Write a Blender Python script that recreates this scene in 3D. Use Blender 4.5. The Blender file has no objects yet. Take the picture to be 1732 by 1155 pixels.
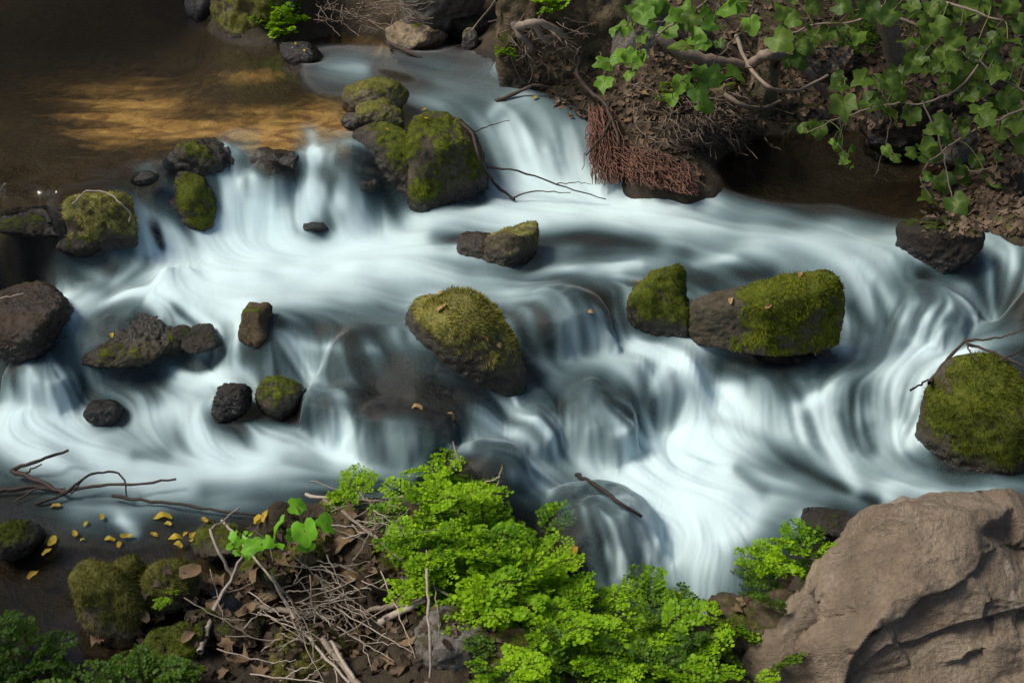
import bpy, bmesh, math, random
import numpy as np
from mathutils import Vector, Matrix

# ------------------------------------------------------------------ camera, sky, sun, exposure
SC = bpy.context.scene
COL = SC.collection
HC, PITCH, FPX, CX, CY = 2.7, math.radians(30.0), 1945.0, 866.0, 577.5
cam_d = bpy.data.cameras.new('camera'); cam = bpy.data.objects.new('camera', cam_d); COL.objects.link(cam)
cam.location = (0, 0, HC); cam.rotation_euler = (math.pi/2 - PITCH, 0, 0)
cam_d.sensor_fit = 'HORIZONTAL'; cam_d.angle = 2*math.atan(866.0/FPX); cam_d.clip_start = 0.05; cam_d.clip_end = 200
SC.camera = cam
SUN_EL, SUN_AZ = math.radians(54), math.radians(-100)     # azimuth from +Y towards +X
world = bpy.data.worlds.new('World'); SC.world = world; world.use_nodes = True
wn = world.node_tree.nodes; wl = world.node_tree.links
sky = wn.new('ShaderNodeTexSky'); sky.sky_type = 'NISHITA'; sky.sun_disc = False
sky.sun_elevation = SUN_EL; sky.sun_rotation = SUN_AZ; sky.air_density = 1.0; sky.dust_density = 2.0
bg = wn['Background']; bg.inputs['Strength'].default_value = 0.08
wl.new(sky.outputs['Color'], bg.inputs['Color'])
sun_d = bpy.data.lights.new('sun', 'SUN'); sun_d.energy = 3.2; sun_d.angle = math.radians(22); sun_d.color = (1.0, 0.93, 0.82)
sun = bpy.data.objects.new('sun', sun_d); COL.objects.link(sun)
sv = Vector((math.sin(SUN_AZ)*math.cos(SUN_EL), math.cos(SUN_AZ)*math.cos(SUN_EL), math.sin(SUN_EL)))
sun.rotation_euler = sv.to_track_quat('Z', 'Y').to_euler()
SC.view_settings.view_transform = 'Standard'; SC.view_settings.look = 'None'
SC.view_settings.exposure = 0.4; SC.view_settings.gamma = 1.0; SC.view_settings.use_curve_mapping = False
SC.cycles.max_bounces = 8; SC.cycles.transparent_max_bounces = 16; SC.cycles.use_denoising = True

# ------------------------------------------------------------------ maths helpers
RNG = np.random.default_rng(7)
random.seed(7)
FW = np.array([0, math.cos(PITCH), -math.sin(PITCH)]); UP = np.array([0, math.sin(PITCH), math.cos(PITCH)])
def ray(px, py):
    return FW + np.array([(px-CX)/FPX, 0, 0]) + UP*(-(py-CY)/FPX)
def at(px, py, z):                       # the point of height z seen at a pixel of the photograph
    d = ray(px, py); k = (z-HC)/d[2]; return np.array([0, 0, HC]) + d*k
def aty(px, py, Y):                      # the point at distance Y
    d = ray(px, py); return np.array([0, 0, HC]) + d*(Y/d[1])
def proj(P):
    P = np.atleast_2d(P); q = P - np.array([0, 0, HC]); dep = q@FW
    return CX + FPX*q[:, 0]/dep, CY - FPX*(q@UP)/dep
_L = np.random.default_rng(3).random((64, 64, 64)).astype(np.float32)*2-1
def vnoise(P):
    i = np.floor(P).astype(np.int64); f = (P-i).astype(np.float32); f = f*f*f*(f*(f*6-15)+10)
    i &= 63; j = (i+1) & 63
    x0, y0, z0 = i[..., 0], i[..., 1], i[..., 2]; x1, y1, z1 = j[..., 0], j[..., 1], j[..., 2]
    fx, fy, fz = f[..., 0], f[..., 1], f[..., 2]
    a = _L[x0, y0, z0]*(1-fx)+_L[x1, y0, z0]*fx; b = _L[x0, y1, z0]*(1-fx)+_L[x1, y1, z0]*fx
    c = _L[x0, y0, z1]*(1-fx)+_L[x1, y0, z1]*fx; d = _L[x0, y1, z1]*(1-fx)+_L[x1, y1, z1]*fx
    return (a*(1-fy)+b*fy)*(1-fz) + (c*(1-fy)+d*fy)*fz
def fbm(P, oct=4, gain=.5, off=0.0):
    P = np.asarray(P, dtype=np.float64)+off; s = 0; a = 1; t = 0
    for k in range(oct):
        s = s+a*vnoise(P); t += a; a *= gain; P = P*2.03+np.array([11.3, 5.7, 3.1])
    return s/t
def sstep(a, b, x):
    t = np.clip((x-a)/(b-a), 0, 1); return t*t*(3-2*t)
def blur(A, s):
    if s <= 0: return A
    r = max(1, int(3*s)); k = np.exp(-.5*(np.arange(-r, r+1)/s)**2); k /= k.sum(); k = k.astype(A.dtype)
    for ax in (0, 1):
        B = np.pad(A, [(r, r) if a == ax else (0, 0) for a in (0, 1)], mode='edge'); o = np.zeros_like(A)
        for i, w in enumerate(k): o += w*(B[i:i+A.shape[0], :] if ax == 0 else B[:, i:i+A.shape[1]])
        A = o
    return A
def rbf(P, v, Q, eps=.03, lam=1e-4):
    P = np.asarray(P); v = np.asarray(v, float); v2 = v.reshape(len(P), -1)
    D = np.sqrt(((P[:, None]-P[None])**2).sum(-1)+eps*eps)
    m = v2.mean(0); w = np.linalg.solve(D+lam*np.eye(len(P)), v2-m)
    out = np.empty((len(Q), v2.shape[1]))
    for i in range(0, len(Q), 20000):
        q = Q[i:i+20000]; out[i:i+20000] = np.sqrt(((q[:, None]-P[None])**2).sum(-1)+eps*eps)@w+m
    return out[:, 0] if v.ndim == 1 else out

# fan grid: s = x / y, t = log y, so that cells are about as large as the eye can tell apart
S0, S1, T0, T1 = -.74, .74, math.log(1.75), math.log(9.4)
def bil(A, s, t):
    h, w = A.shape
    x = np.clip((s-S0)/(S1-S0)*(w-1), 0, w-1.001); y = np.clip((t-T0)/(T1-T0)*(h-1), 0, h-1.001)
    i = x.astype(int); j = y.astype(int); fx = x-i; fy = y-j
    return (A[j, i]*(1-fx)+A[j, i+1]*fx)*(1-fy)+(A[j+1, i]*(1-fx)+A[j+1, i+1]*fx)*fy
def grid(nw, nh):
    s = np.linspace(S0, S1, nw); t = np.linspace(T0, T1, nh); s, t = np.meshgrid(s, t); y = np.exp(t); return s, t, s*y, y
def xy2st(x, y): return x/y, np.log(np.maximum(y, .1))

# ------------------------------------------------------------------ mesh helpers
def mesh_np(name, V, F, mats=None, parent=None, attrs=None, smooth=True, mi=None, link=True):
    V = np.asarray(V, np.float32); F = np.asarray(F, np.int32); n, k = F.shape
    me = bpy.data.meshes.new(name)
    me.vertices.add(len(V)); me.vertices.foreach_set('co', V.ravel())
    me.loops.add(n*k); me.loops.foreach_set('vertex_index', F.ravel())
    me.polygons.add(n); me.polygons.foreach_set('loop_start', np.arange(0, n*k, k, dtype=np.int32))
    me.polygons.foreach_set('use_smooth', np.full(n, smooth))
    if mi is not None: me.polygons.foreach_set('material_index', np.asarray(mi, np.int32))
    for a, v in (attrs or {}).items():
        v = np.asarray(v, np.float32)
        if v.ndim == 2: me.attributes.new(a, 'FLOAT_VECTOR', 'POINT').data.foreach_set('vector', v.ravel())
        else: me.attributes.new(a, 'FLOAT', 'POINT').data.foreach_set('value', v)
    me.update(calc_edges=True); me.validate()
    for m in (mats if isinstance(mats, (list, tuple)) else [mats]):
        if m: me.materials.append(m)
    if not link: return me
    o = bpy.data.objects.new(name, me); COL.objects.link(o)
    if parent: o.parent = parent
    return o
def vnormals(V, F):
    n = np.cross(V[F[:, 1]]-V[F[:, 0]], V[F[:, 2]]-V[F[:, 0]]); N = np.zeros_like(V)
    for k in range(F.shape[1]): np.add.at(N, F[:, k], n)
    return N/np.maximum(np.linalg.norm(N, axis=1, keepdims=True), 1e-12)
def tag(o, label=None, cat=None, group=None, kind=None):
    if label: o['label'] = label
    if cat: o['category'] = cat
    if group: o['group'] = group
    if kind: o['kind'] = kind
    return o
def empty(name, loc=(0, 0, 0)):
    o = bpy.data.objects.new(name, None); o.location = loc; o.empty_display_size = .05; COL.objects.link(o); return o

# ------------------------------------------------------------------ materials
class NT:
    def __init__(s, name):
        s.m = bpy.data.materials.new(name); s.m.use_nodes = True; s.t = s.m.node_tree; s.t.nodes.clear()
        s.out = s.n('ShaderNodeOutputMaterial')
    def n(s, typ, **kw):
        o = s.t.nodes.new(typ)
        for k, v in kw.items():
            if k.startswith('i_'):
                key = k[2:].replace('_', ' ')
                inp = o.inputs[int(key)] if key.isdigit() else o.inputs[key]
                s.put(inp, v)
            else: setattr(o, k, v)
        return o
    def put(s, inp, v):
        if isinstance(v, bpy.types.NodeSocket): s.t.links.new(v, inp)
        elif isinstance(v, tuple) and len(v) == 3 and inp.type == 'RGBA': inp.default_value = (*v, 1)
        else: inp.default_value = v
    def attr(s, name): return s.n('ShaderNodeAttribute', attribute_name=name).outputs['Fac']
    def noise(s, scale, detail=4, rough=.55, vec=None, dist=0):
        o = s.n('ShaderNodeTexNoise', i_Scale=scale, i_Detail=detail, i_Roughness=rough, i_Distortion=dist)
        if vec is not None: s.put(o.inputs['Vector'], vec)
        return o.outputs['Fac']
    def pos(s): return s.n('ShaderNodeNewGeometry').outputs['Position']
    def math(s, op, a, b=0.0, clamp=False):
        o = s.n('ShaderNodeMath', operation=op, use_clamp=clamp); s.put(o.inputs[0], a); s.put(o.inputs[1], b); return o.outputs[0]
    def rng(s, v, a, b, c=0.0, d=1.0):
        return s.n('ShaderNodeMapRange', i_Value=v, i_1=a, i_2=b, i_3=c, i_4=d).outputs[0]
    def mix(s, f, a, b, blend='MIX'):
        o = s.n('ShaderNodeMix', data_type='RGBA', blend_type=blend); s.put(o.inputs[0], f); s.put(o.inputs[6], a); s.put(o.inputs[7], b); return o.outputs[2]
    def msh(s, f, a, b):
        o = s.n('ShaderNodeMixShader'); s.put(o.inputs[0], f); s.put(o.inputs[1], a); s.put(o.inputs[2], b); return o.outputs[0]
    def bump(s, h, strength=.5, dist=.01, nrm=None):
        o = s.n('ShaderNodeBump', i_Strength=strength, i_Distance=dist, i_Height=h)
        if nrm is not None: s.put(o.inputs['Normal'], nrm)
        return o.outputs[0]
    def bsdf(s, color, rough=.8, spec=.3, nrm=None, **kw):
        o = s.n('ShaderNodeBsdfPrincipled'); s.put(o.inputs['Base Color'], color); s.put(o.inputs['Roughness'], rough)
        s.put(o.inputs['Specular IOR Level'], spec)
        if nrm is not None: s.put(o.inputs['Normal'], nrm)
        return o.outputs[0]
    def done(s, sh): s.t.links.new(sh, s.out.inputs['Surface']); return s.m

def rock_mat(name, c1, c2, m1, m2, bumpd=.018):
    T = NT(name); p = T.n('ShaderNodeTexCoord').outputs['Object']
    big = T.noise(5, 5, .6, p); fine = T.noise(42, 6, .65, p, .3); grit = T.noise(190, 3, .6, p)
    base = T.mix(T.rng(big, .3, .7), c1, c2)
    base = T.mix(T.rng(fine, .35, .7), T.mix(.55, base, (.02, .017, .014)), base)
    mossn = T.noise(23, 5, .6, p, .5); mfib = T.noise(120, 4, .7, p, 1.2)
    moss = T.mix(T.rng(T.math('ADD', T.math('MULTIPLY', mossn, .6), T.math('MULTIPLY', mfib, .5)), .4, .68), m1, m2)
    mk = T.math('ADD', T.attr('moss'), T.math('MULTIPLY', T.math('SUBTRACT', T.math('ADD', T.math('MULTIPLY', mossn, .6), T.math('MULTIPLY', mfib, .4)), .5), 1.6))
    mk = T.rng(mk, .38, .62)
    col = T.mix(mk, base, moss)
    wet = T.rng(T.math('ADD', T.attr('wet'), T.math('MULTIPLY', T.math('SUBTRACT', fine, .5), .7)), .25, .7)
    col = T.mix(wet, col, T.mix(1.0, col, (.34, .325, .32), 'MULTIPLY'))
    rough = T.rng(wet, 0, 1, .9, .22)
    h = T.math('ADD', T.math('MULTIPLY', fine, 1.0), T.math('ADD', T.math('MULTIPLY', grit, .35), T.math('MULTIPLY', T.math('MULTIPLY', mfib, mk), .8)))
    return T.done(T.bsdf(col, rough, T.rng(wet, 0, 1, .15, .5), T.bump(h, .8, bumpd)))
GREEN1, GREEN2 = (.03, .038, .006), (.14, .165, .02)
M_ROCK = rock_mat('dark_wet_rock', (.07, .058, .038), (.155, .13, .09), GREEN1, GREEN2)
M_OLIVE = rock_mat('olive_rock', (.16, .13, .075), (.26, .22, .13), (.06, .065, .014), (.22, .21, .05))
M_STRAW = rock_mat('straw_moss_rock', (.09, .07, .045), (.17, .14, .09), (.09, .085, .02), (.32, .30, .10))
M_BROWN = rock_mat('brown_rock', (.085, .062, .036), (.18, .135, .082), GREEN1, (.12, .14, .02))
M_GREY = rock_mat('grey_rock', (.15, .135, .12), (.27, .245, .21), GREEN1, (.12, .14, .02))
M_BEIGE = rock_mat('pale_rock', (.25, .19, .12), (.42, .335, .225), (.05, .06, .01), (.14, .15, .03), .016)
T = NT('beige_limestone'); p = T.n('ShaderNodeTexCoord').outputs['Object']
n1 = T.noise(3.2, 5, .6, p, .8); n2 = T.noise(14, 6, .65, p, .6); n3 = T.noise(70, 6, .7, p, .2); n4 = T.noise(260, 3, .6, p); n5 = T.noise(6.5, 4, .55, p, 1.5)
col = T.mix(T.rng(n1, .35, .65), (.28, .21, .145), (.50, .395, .285)); col = T.mix(T.rng(n2, .38, .66), T.mix(.4, col, (.15, .11, .08)), col)
col = T.mix(T.rng(n5, .60, .66), col, T.mix(.6, col, (.50, .43, .34))); col = T.mix(T.rng(n3, .3, .62), T.mix(.4, col, (.11, .085, .065)), col)
spots = T.rng(T.noise(9, 2, .4, p, .6), .69, .72); col = T.mix(T.math('MULTIPLY', spots, .8), col, (.05, .04, .04))
h = T.math('ADD', T.math('MULTIPLY', n2, 1.3), T.math('ADD', T.math('MULTIPLY', n3, .8), T.math('MULTIPLY', n4, .25)))
M_LIME = T.done(T.bsdf(col, .88, .2, T.bump(h, 1.0, .03)))
M_OUT = rock_mat('tan_outcrop', (.11, .08, .045), (.26, .20, .12), GREEN1, (.12, .13, .02), .03)
M_DARKBROWN = rock_mat('rust_brown_rock', (.04, .025, .014), (.10, .062, .034), (.03, .03, .006), (.08, .08, .012))
M_DARK = rock_mat('black_wet_rock', (.028, .023, .02), (.07, .058, .048), (.02, .028, .006), (.06, .08, .012))

# ------------------------------------------------------------------ water level
W = []        # (pixel x, pixel y, height)
def wp(z, *pts):
    for a in pts: W.append((a[0], a[1], z))
def wline(z0, z1, pts, n):
    pts = np.array(pts, float); L = np.r_[0, np.cumsum(np.linalg.norm(np.diff(pts, axis=0), axis=1))]
    for k in np.linspace(0, L[-1], n):
        W.append((np.interp(k, L, pts[:, 0]), np.interp(k, L, pts[:, 1]), z0+(z1-z0)*k/L[-1]))
ZU, ZM = .73, .43
UPZ = .05
wp(ZU, (-150, 40), (100, 0), (300, 0), (0, 150), (150, 150), (350, 120), (250, 230), (450, 190), (90, 250), (500, 130), (330, 60), (570, 60), (750, 70), (430, 110))
wline(ZU, ZU, [(-250, 300), (20, 320), (110, 325), (240, 302), (300, 272), (380, 258), (450, 258), (540, 245), (610, 250)], 14)      # upper lip
wline(ZU-.02, ZU-.02, [(-250, 330), (20, 345), (110, 345), (230, 318), (300, 300), (385, 268), (450, 272), (540, 258), (610, 268)], 14)
wline(.55, .45, [(-150, 420), (60, 420), (170, 440), (230, 440)], 5)
wline(ZM+.02, ZM+.02, [(250, 425), (330, 410), (400, 385), (480, 382), (560, 378), (640, 360), (760, 358), (850, 345)], 12)      # its foot
wp(ZM+.13, (330, 345), (260, 372))
# side channel and chute
wline(ZU, ZU-.01, [(540, 120), (640, 125), (720, 150)], 4)
wline(ZU-.02, ZU-.015, [(700, 175), (790, 182), (870, 172), (930, 178)], 5)
wline(ZU-.06, ZU-.05, [(780, 205), (850, 200), (920, 195), (960, 205)], 4)
wline(ZM+.03, ZM+.03, [(830, 315), (900, 312), (960, 302), (1010, 298)], 5)
# middle pool
wp(ZM, (330, 450), (450, 450), (600, 430), (720, 430), (500, 500), (650, 480), (1000, 380), (1100, 350), (1200, 380), (1000, 440), (1150, 420), (1280, 420), (1300, 340), (1250, 280), (1400, 300), (1500, 330), (1550, 260), (1380, 380), (1350, 240))
wp(ZM-.01, (420, 520), (560, 540), (650, 540), (800, 480), (920, 470), (1050, 455), (1480, 400), (1440, 440), (300, 500), (560, 580), (1640, 390), (1732, 430), (1800, 440), (1550, 430))
# left spill
wp(.40, (130, 490), (240, 500), (180, 480)); wp(.36, (100, 540), (330, 540), (10, 470), (-150, 480)); wp(.33, (120, 585), (20, 575), (60, 580), (-100, 580))
wp(.34, (380, 560), (450, 600)); wp(.18, (130, 650), (60, 655), (0, 650), (-100, 650)); wp(.13, (60, 700), (180, 690), (-60, 700), (260, 690)); wp(.22, (200, 620), (280, 620), (350, 612)); wp(.28, (190, 590), (260, 590))
wp(.24, (450, 640), (540, 640)); wp(.17, (340, 700), (450, 710), (560, 720)); wp(.20, (400, 680), (620, 700))
wp(.10, (100, 770), (250, 770), (400, 780), (550, 770), (30, 800), (300, 830), (500, 830), (-100, 780), (650, 790), (650, 850))
# middle spill into the plunge pool
wp(.36, (600, 620), (720, 640)); wp(.27, (700, 700), (800, 690)); wp(.16, (700, 750), (780, 740)); wp(.14, (800, 775), (860, 800), (750, 800))
wp(.39, (900, 530), (960, 522), (1030, 505), (1075, 500)); wp(.27, (900, 590), (960, 578), (1030, 560), (1100, 560)); wp(.23, (900, 650), (1000, 632), (1100, 612), (1180, 615)); wp(.21, (920, 668), (1010, 650), (1100, 632))
wp(.16, (850, 720), (900, 700)); wp(.05, (940, 760), (1030, 725), (1110, 692), (1200, 672)); wp(.02, (940, 820), (1080, 800), (1250, 720))
wp(.16, (1250, 620), (1330, 600)); wp(.12, (1300, 660), (1400, 650)); wp(.08, (1320, 700))
wp(.33, (1480, 480), (1550, 480), (1640, 480), (1720, 500), (1800, 500)); wp(.20, (1500, 570), (1430, 570), (1600, 560), (1700, 540), (1800, 560))
wp(.17, (1480, 600), (1560, 590), (1620, 590)); wp(.14, (1420, 650), (1540, 640)); wp(.06, (1400, 720), (1520, 700)); wp(0, (1500, 780), (1420, 800), (1580, 800), (1680, 840), (1800, 850))
wp(0, (1150, 770), (1250, 800), (1350, 800), (1200, 860), (1350, 870), (1500, 860)); wp(-.04, (1150, 900), (1250, 930), (1180, 1000), (1300, 1000), (1450, 950), (1650, 900), (1800, 950))
wp(.03, (950, 850)); wp(-.03, (1080, 950), (1000, 1000))
# brook in front
wp(.10, (100, 860), (250, 870), (400, 880)); wp(.085, (60, 930), (200, 920), (320, 930), (-80, 930), (60, 1000), (80, 1080), (-100, 1080), (100, 1155), (300, 1060), (380, 1060), (600, 1080), (450, 1000))
W = np.array(W)
WP = np.array([at(*a) for a in W])
gs, gt, gx, gy = grid(260, 220)
Q = np.stack([gx.ravel(), gy.ravel()], 1)
HWg = blur(rbf(WP[:, :2], WP[:, 2], Q, .04, 2e-4).reshape(gx.shape), .8)
def HW(x, y): return bil(HWg, *xy2st(x, y))
def hitf(px, py, H, y0=1.9, y1=9.3, n=500):
    d = ray(px, py); ys = np.linspace(y0, y1, n); P = np.array([0, 0, HC])+d[None]*(ys/d[1])[:, None]
    b = np.nonzero(P[:, 2] <= H(P[:, 0], P[:, 1]))[0]
    return P[b[0]] if len(b) else P[-1]
# domes where the water slides over drowned rocks: pixel x, y, width px, depth px, rise in m
DOMES = [(950, 520, 200, 95, .075, 'between the central rock and the bright green one'), (1000, 690, 165, 110, .09, 'in the middle of the spill'), (895, 712, 110, 80, .06, 'beside the central rock'), (690, 695, 230, 90, .035, 'in the brown shallows before the central rock'),
         (830, 790, 160, 90, .10, 'behind the top of the fern'), (1010, 900, 240, 165, .20, 'beside the big fern'), (205, 555, 160, 90, .05, 'in the upper part of the cascade'), (70, 620, 150, 80, .05, 'across the cascade at the picture edge'),
         (1570, 510, 170, 110, .06, 'under the veil at the right'), (450, 290, 110, 50, .03, 'under the lip of the upper fall'), (585, 660, 160, 80, .025, 'in the shallows beside the mossy-crowned rock'), (1120, 650, 120, 60, .05, 'below the bright green rock'), (300, 470, 120, 50, .03, 'in the white water below the lip'), (1340, 610, 170, 60, .04, 'beneath the long mossy rock')]
DOMEP = []
HW0 = HWg.copy()
def H0(x, y): return bil(HW0, *xy2st(x, y))
def smax(a, b_, k=.02): return .5*(a+b_+np.sqrt((a-b_)**2+k*k))
for (px, py, w, h, r, nm) in DOMES:
    c = hitf(px, py, H0); mm = float((c-np.array([0, 0, HC]))@FW)/FPX
    DOMEP.append((c, w/2*mm, h/2*mm*1.6, r, nm))
def domes(x, y, z, gap=.012):
    for (c, rx, ry, r, nm) in DOMEP:
        P_ = np.stack([x, y, np.full_like(x, c[2])], -1)
        near = (np.abs(x-c[0]) < rx*1.6) & (np.abs(y-c[1]) < ry*1.6); nz = np.zeros_like(x); nz[near] = fbm(P_[near]*7, 3, .55, off=c[0]*9)
        q = (((x-c[0])/rx)**2+((y-c[1])/ry)**2)*(1+.75*nz); q = np.maximum(q, 0); zt = np.where(q < 1, c[2]-.07+(r*.85+.07)*np.maximum(1-q, 0)**.72*(1+.35*nz), -9); zt = np.minimum(zt+gap, z+1.1*np.maximum(1-q, 0)*(r+.10)); z = np.where(q < 1, smax(z, zt, .012*np.clip(4*(1-q), 0, 1)), z)
    return z
HWg = blur(domes(gx, gy, HWg), .6)

# ------------------------------------------------------------------ ground
G = [(a[0], a[1], b[0], b[1], b[2]-.16) for a, b in zip(W, WP) if True]
GP = [list(b) for b in WP]
for g, (px, py, z) in zip(GP, W):
    dep = .17 if z > .6 else .14
    if 840 < py and px < 420: dep = .05
    g[2] -= dep
def gp(z, *pts):
    for a in pts: GP.append(list(at(a[0], a[1], z)))
gp(.79, (350, 40), (520, 50), (640, 35), (810, 60), (800, 30)); gp(.94, (430, 5), (560, 0), (700, 5), (900, 20))
gp(.77, (860, 100), (930, 140), (990, 150)); gp(.84, (960, 90), (1050, 130), (1000, 110)); gp(.55, (1010, 250), (1090, 285), (1180, 295)); gp(.66, (1040, 200), (1130, 230))
gp(.50, (1215, 255), (1260, 225), (1350, 205), (1450, 205), (1540, 215), (1590, 300), (1650, 350), (1735, 390)); gp(.54, (1200, 240)); gp(.75, (1130, 170)); gp(.66, (1230, 180)); gp(.95, (1100, 90)); gp(.85, (1200, 110))
for px, py, Y in [(1330, 160, 6.5), (1300, 90, 6.65), (1450, 130, 6.6), (1560, 160, 6.4), (1250, 40, 6.7), (1400, 60, 6.9), (1550, 60, 6.8), (1650, 280, 5.6), (1732, 300, 5.4), (1800, 340, 5.2), (1650, 180, 6.1), (1750, 180, 5.9), (1700, 60, 6.6), (1300, 0, 7.2), (1500, 0, 7.2), (1700, 0, 7.1), (1060, 20, 6.5)]:
    GP.append(list(aty(px, py, Y)))
gp(.10, (0, 855), (-100, 850)); gp(.13, (350, 880), (420, 885), (490, 880)); gp(.20, (560, 850), (640, 845)); gp(.12, (300, 965), (380, 930)); gp(.24, (450, 930), (540, 940), (600, 960)); gp(.10, (300, 1060), (360, 1030), (450, 1040)); gp(.12, (400, 1130), (560, 1100), (620, 1050))
gp(.32, (680, 900), (740, 860), (700, 1000), (800, 960)); gp(.30, (860, 930), (900, 980)); gp(.36, (800, 1050), (950, 1060), (1000, 1120)); gp(.30, (1050, 1080), (1150, 1100), (1200, 1130)); gp(.2, (1000, 1040), (1100, 1040), (1200, 1050)); gp(.16, (1260, 1040), (1330, 1000), (1380, 930)); gp(.3, (700, 1150), (850, 1155), (1250, 1150), (560, 1200), (1000, 1250))
gp(-.05, (1450, 900), (1600, 880), (1720, 890), (1400, 1200), (1550, 1200), (1700, 1200), (1850, 1100)); gp(.12, (200, 1200), (400, 1200))
for x, y, z in [(-6, 9.2, .67), (-3, 9.3, .69), (-1, 9.3, 1.2), (1, 9.3, 1.9), (3, 9.2, 2.2), (5, 9, 2.4), (6.5, 8.5, 2.4), (4.6, 6.5, 1.5), (3.9, 5.4, .9), (3.2, 4.6, .7), (3.0, 4.0, .55), (2.6, 3.4, .2), (2.2, 2.6, .0), (-1.3, 1.8, .1), (0, 1.7, .35), (1.3, 1.7, -.05), (-5.4, 7.0, .65), (-3.9, 5.2, .66), (-2.9, 4.2, .5), (-2.5, 3.6, .35), (-2.0, 2.8, .2), (-1.6, 2.2, .15)]:
    GP.append([x, y, z])
GP = np.array(GP)
HGg = blur(rbf(GP[:, :2], GP[:, 2], Q, .03, 2e-4).reshape(gx.shape), .7)
def HG(x, y): return bil(HGg, *xy2st(x, y))
def HT(x, y): return np.maximum(HG(x, y), HW(x, y))
def hit(px, py): return hitf(px, py, HT)

T = NT('ground_soil'); p = T.pos()
n1 = T.noise(2.2, 6, .6, p, .6); n2 = T.noise(16, 6, .65, p, .4); n3 = T.noise(85, 4, .65, p)
col = T.mix(T.rng(n1, .35, .65), (.036, .027, .015), (.10, .076, .044)); col = T.mix(T.rng(n2, .35, .7), T.mix(.6, col, (.018, .013, .01)), col)
sand = T.attr('sand'); sunlit_sand_col = T.mix(T.rng(T.noise(7, 5, .6, p, 1.0), .35, .65), (.22, .125, .05), (.66, .45, .19))  # gold of the sun patches painted on the bed
col = T.mix(T.rng(T.math('ADD', sand, T.math('MULTIPLY', T.math('SUBTRACT', n2, .5), .8)), .2, .8), col, sunlit_sand_col)
mossg = T.rng(T.math('ADD', T.attr('moss'), T.math('MULTIPLY', T.math('SUBTRACT', n2, .5), 1.5)), .4, .7)
col = T.mix(mossg, col, T.mix(n3, (.035, .05, .008), (.13, .15, .03)))
col = T.mix(T.attr('bed_shade'), col, (.022, .018, .013))  # painted shade darkens the bed colour
h = T.math('ADD', T.math('MULTIPLY', n2, 1.2), T.math('MULTIPLY', n3, .5))
col = T.mix(T.math('MULTIPLY', T.math('SUBTRACT', 1.0, sand), T.rng(T.attr('wet'), 0, 1, 0, .6)), col, T.mix(1.0, col, (.35, .36, .36), 'MULTIPLY'))
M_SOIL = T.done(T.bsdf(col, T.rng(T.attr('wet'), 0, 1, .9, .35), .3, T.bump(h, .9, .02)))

def quads(nw, nh, keep=None):
    j, i = np.mgrid[0:nh-1, 0:nw-1]; a = (j*nw+i).ravel(); F = np.stack([a, a+1, a+1+nw, a+nw], 1)
    if keep is not None: F = F[keep.ravel()[F].any(1)]
    return F
def compact(V, F, attrs):
    u = np.unique(F); m = np.zeros(len(V), int); m[u] = np.arange(len(u)); return V[u], m[F], {k: v[u] for k, v in attrs.items()}
NGW, NGH = 460, 380
s_, t_, x_, y_ = grid(NGW, NGH)
zg = bil(HGg, s_, t_); zw = bil(HWg, s_, t_)
P3 = np.stack([x_, y_, zg], -1)
under = sstep(.02, -.03, zg-zw)
rough = fbm(P3*3.0, 4)*.05 + fbm(P3*14, 4, .6)*.022*(1-.4*under)
zg2 = zg + rough*(.35+.65*(1-under)) - .015
pu, pv = proj(P3.reshape(-1, 3)); pu = pu.reshape(zg.shape); pv = pv.reshape(zg.shape)
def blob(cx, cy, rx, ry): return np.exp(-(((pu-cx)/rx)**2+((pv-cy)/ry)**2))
sand = ((1.15*blob(235, 195, 115, 52)+1.15*blob(465, 225, 95, 40))*(.55+.9*sstep(-.25, .35, fbm(P3*np.array([2.2, 7., 3.]), 3, off=4.)))+.6*blob(430, 125, 60, 15)+.55*blob(560, 215, 60, 45)+.3*blob(120, 130, 160, 40)+.3*blob(560, 180, 40, 40)+.6*blob(590, 70, 60, 20)+.35*blob(680, 85, 80, 20)+.12*blob(200, 60, 200, 40))*under  # golden sunlight on the upper pool's sand, put into the bed colour
mossA = np.where(under > .5, .0, .25+.35*fbm(P3*1.3, 2, off=7.))+.35*blob(960, 200, 60, 90)*(1-under)+.2*blob(400, 960, 200, 80)
ring = None
# the rising slope added behind this sheet is a separate mesh
V = np.stack([x_, y_, zg2], -1).reshape(-1, 3); F = quads(NGW, NGH)
wetg = sstep(.05, .0, zg2-zw)
o = mesh_np('ground', V, F, M_SOIL, attrs={'bed_shade': (np.clip(1.3*blob(1380, 290, 190, 80)+.9*blob(60, 30, 260, 70)+.8*blob(40, 1040, 120, 100), 0, .9)*under).ravel(), 'sand': sand.ravel(), 'moss': mossA.ravel(), 'wet': wetg.ravel()}); tag(o, kind='structure')  # shade of the backwater and left corners is painted into the bed

# unseen slope added behind the stream to keep sky out of its reflections
NB, NR = 90, 40
u = np.linspace(-1, 1, NB); r = np.linspace(0, 1, NR); uu, rr = np.meshgrid(u, r)
ye = 9.38; xb = uu*9.5; yb = ye-.15+rr*5.5; 
z0 = np.where(np.abs(xb/ye) < .74, HG(np.clip(xb, -6.9, 6.9), np.full_like(xb, ye)), HG(np.sign(xb)*6.9, np.full_like(xb, ye)))
zb = z0-.1+rr**.8*7.5; P = np.stack([xb, yb, zb], -1); zb = zb+rr*fbm(P*.6, 4)*1.2; yb = yb+fbm(P*.9, 3, off=9.)*.8*rr
o = mesh_np('sky_block_slope', np.stack([xb, yb, zb], -1).reshape(-1, 3), quads(NB, NR), M_SOIL, attrs={'sand': np.zeros(NB*NR), 'moss': np.full(NB*NR, .12), 'wet': np.zeros(NB*NR)}); tag(o, kind='structure')
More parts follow.
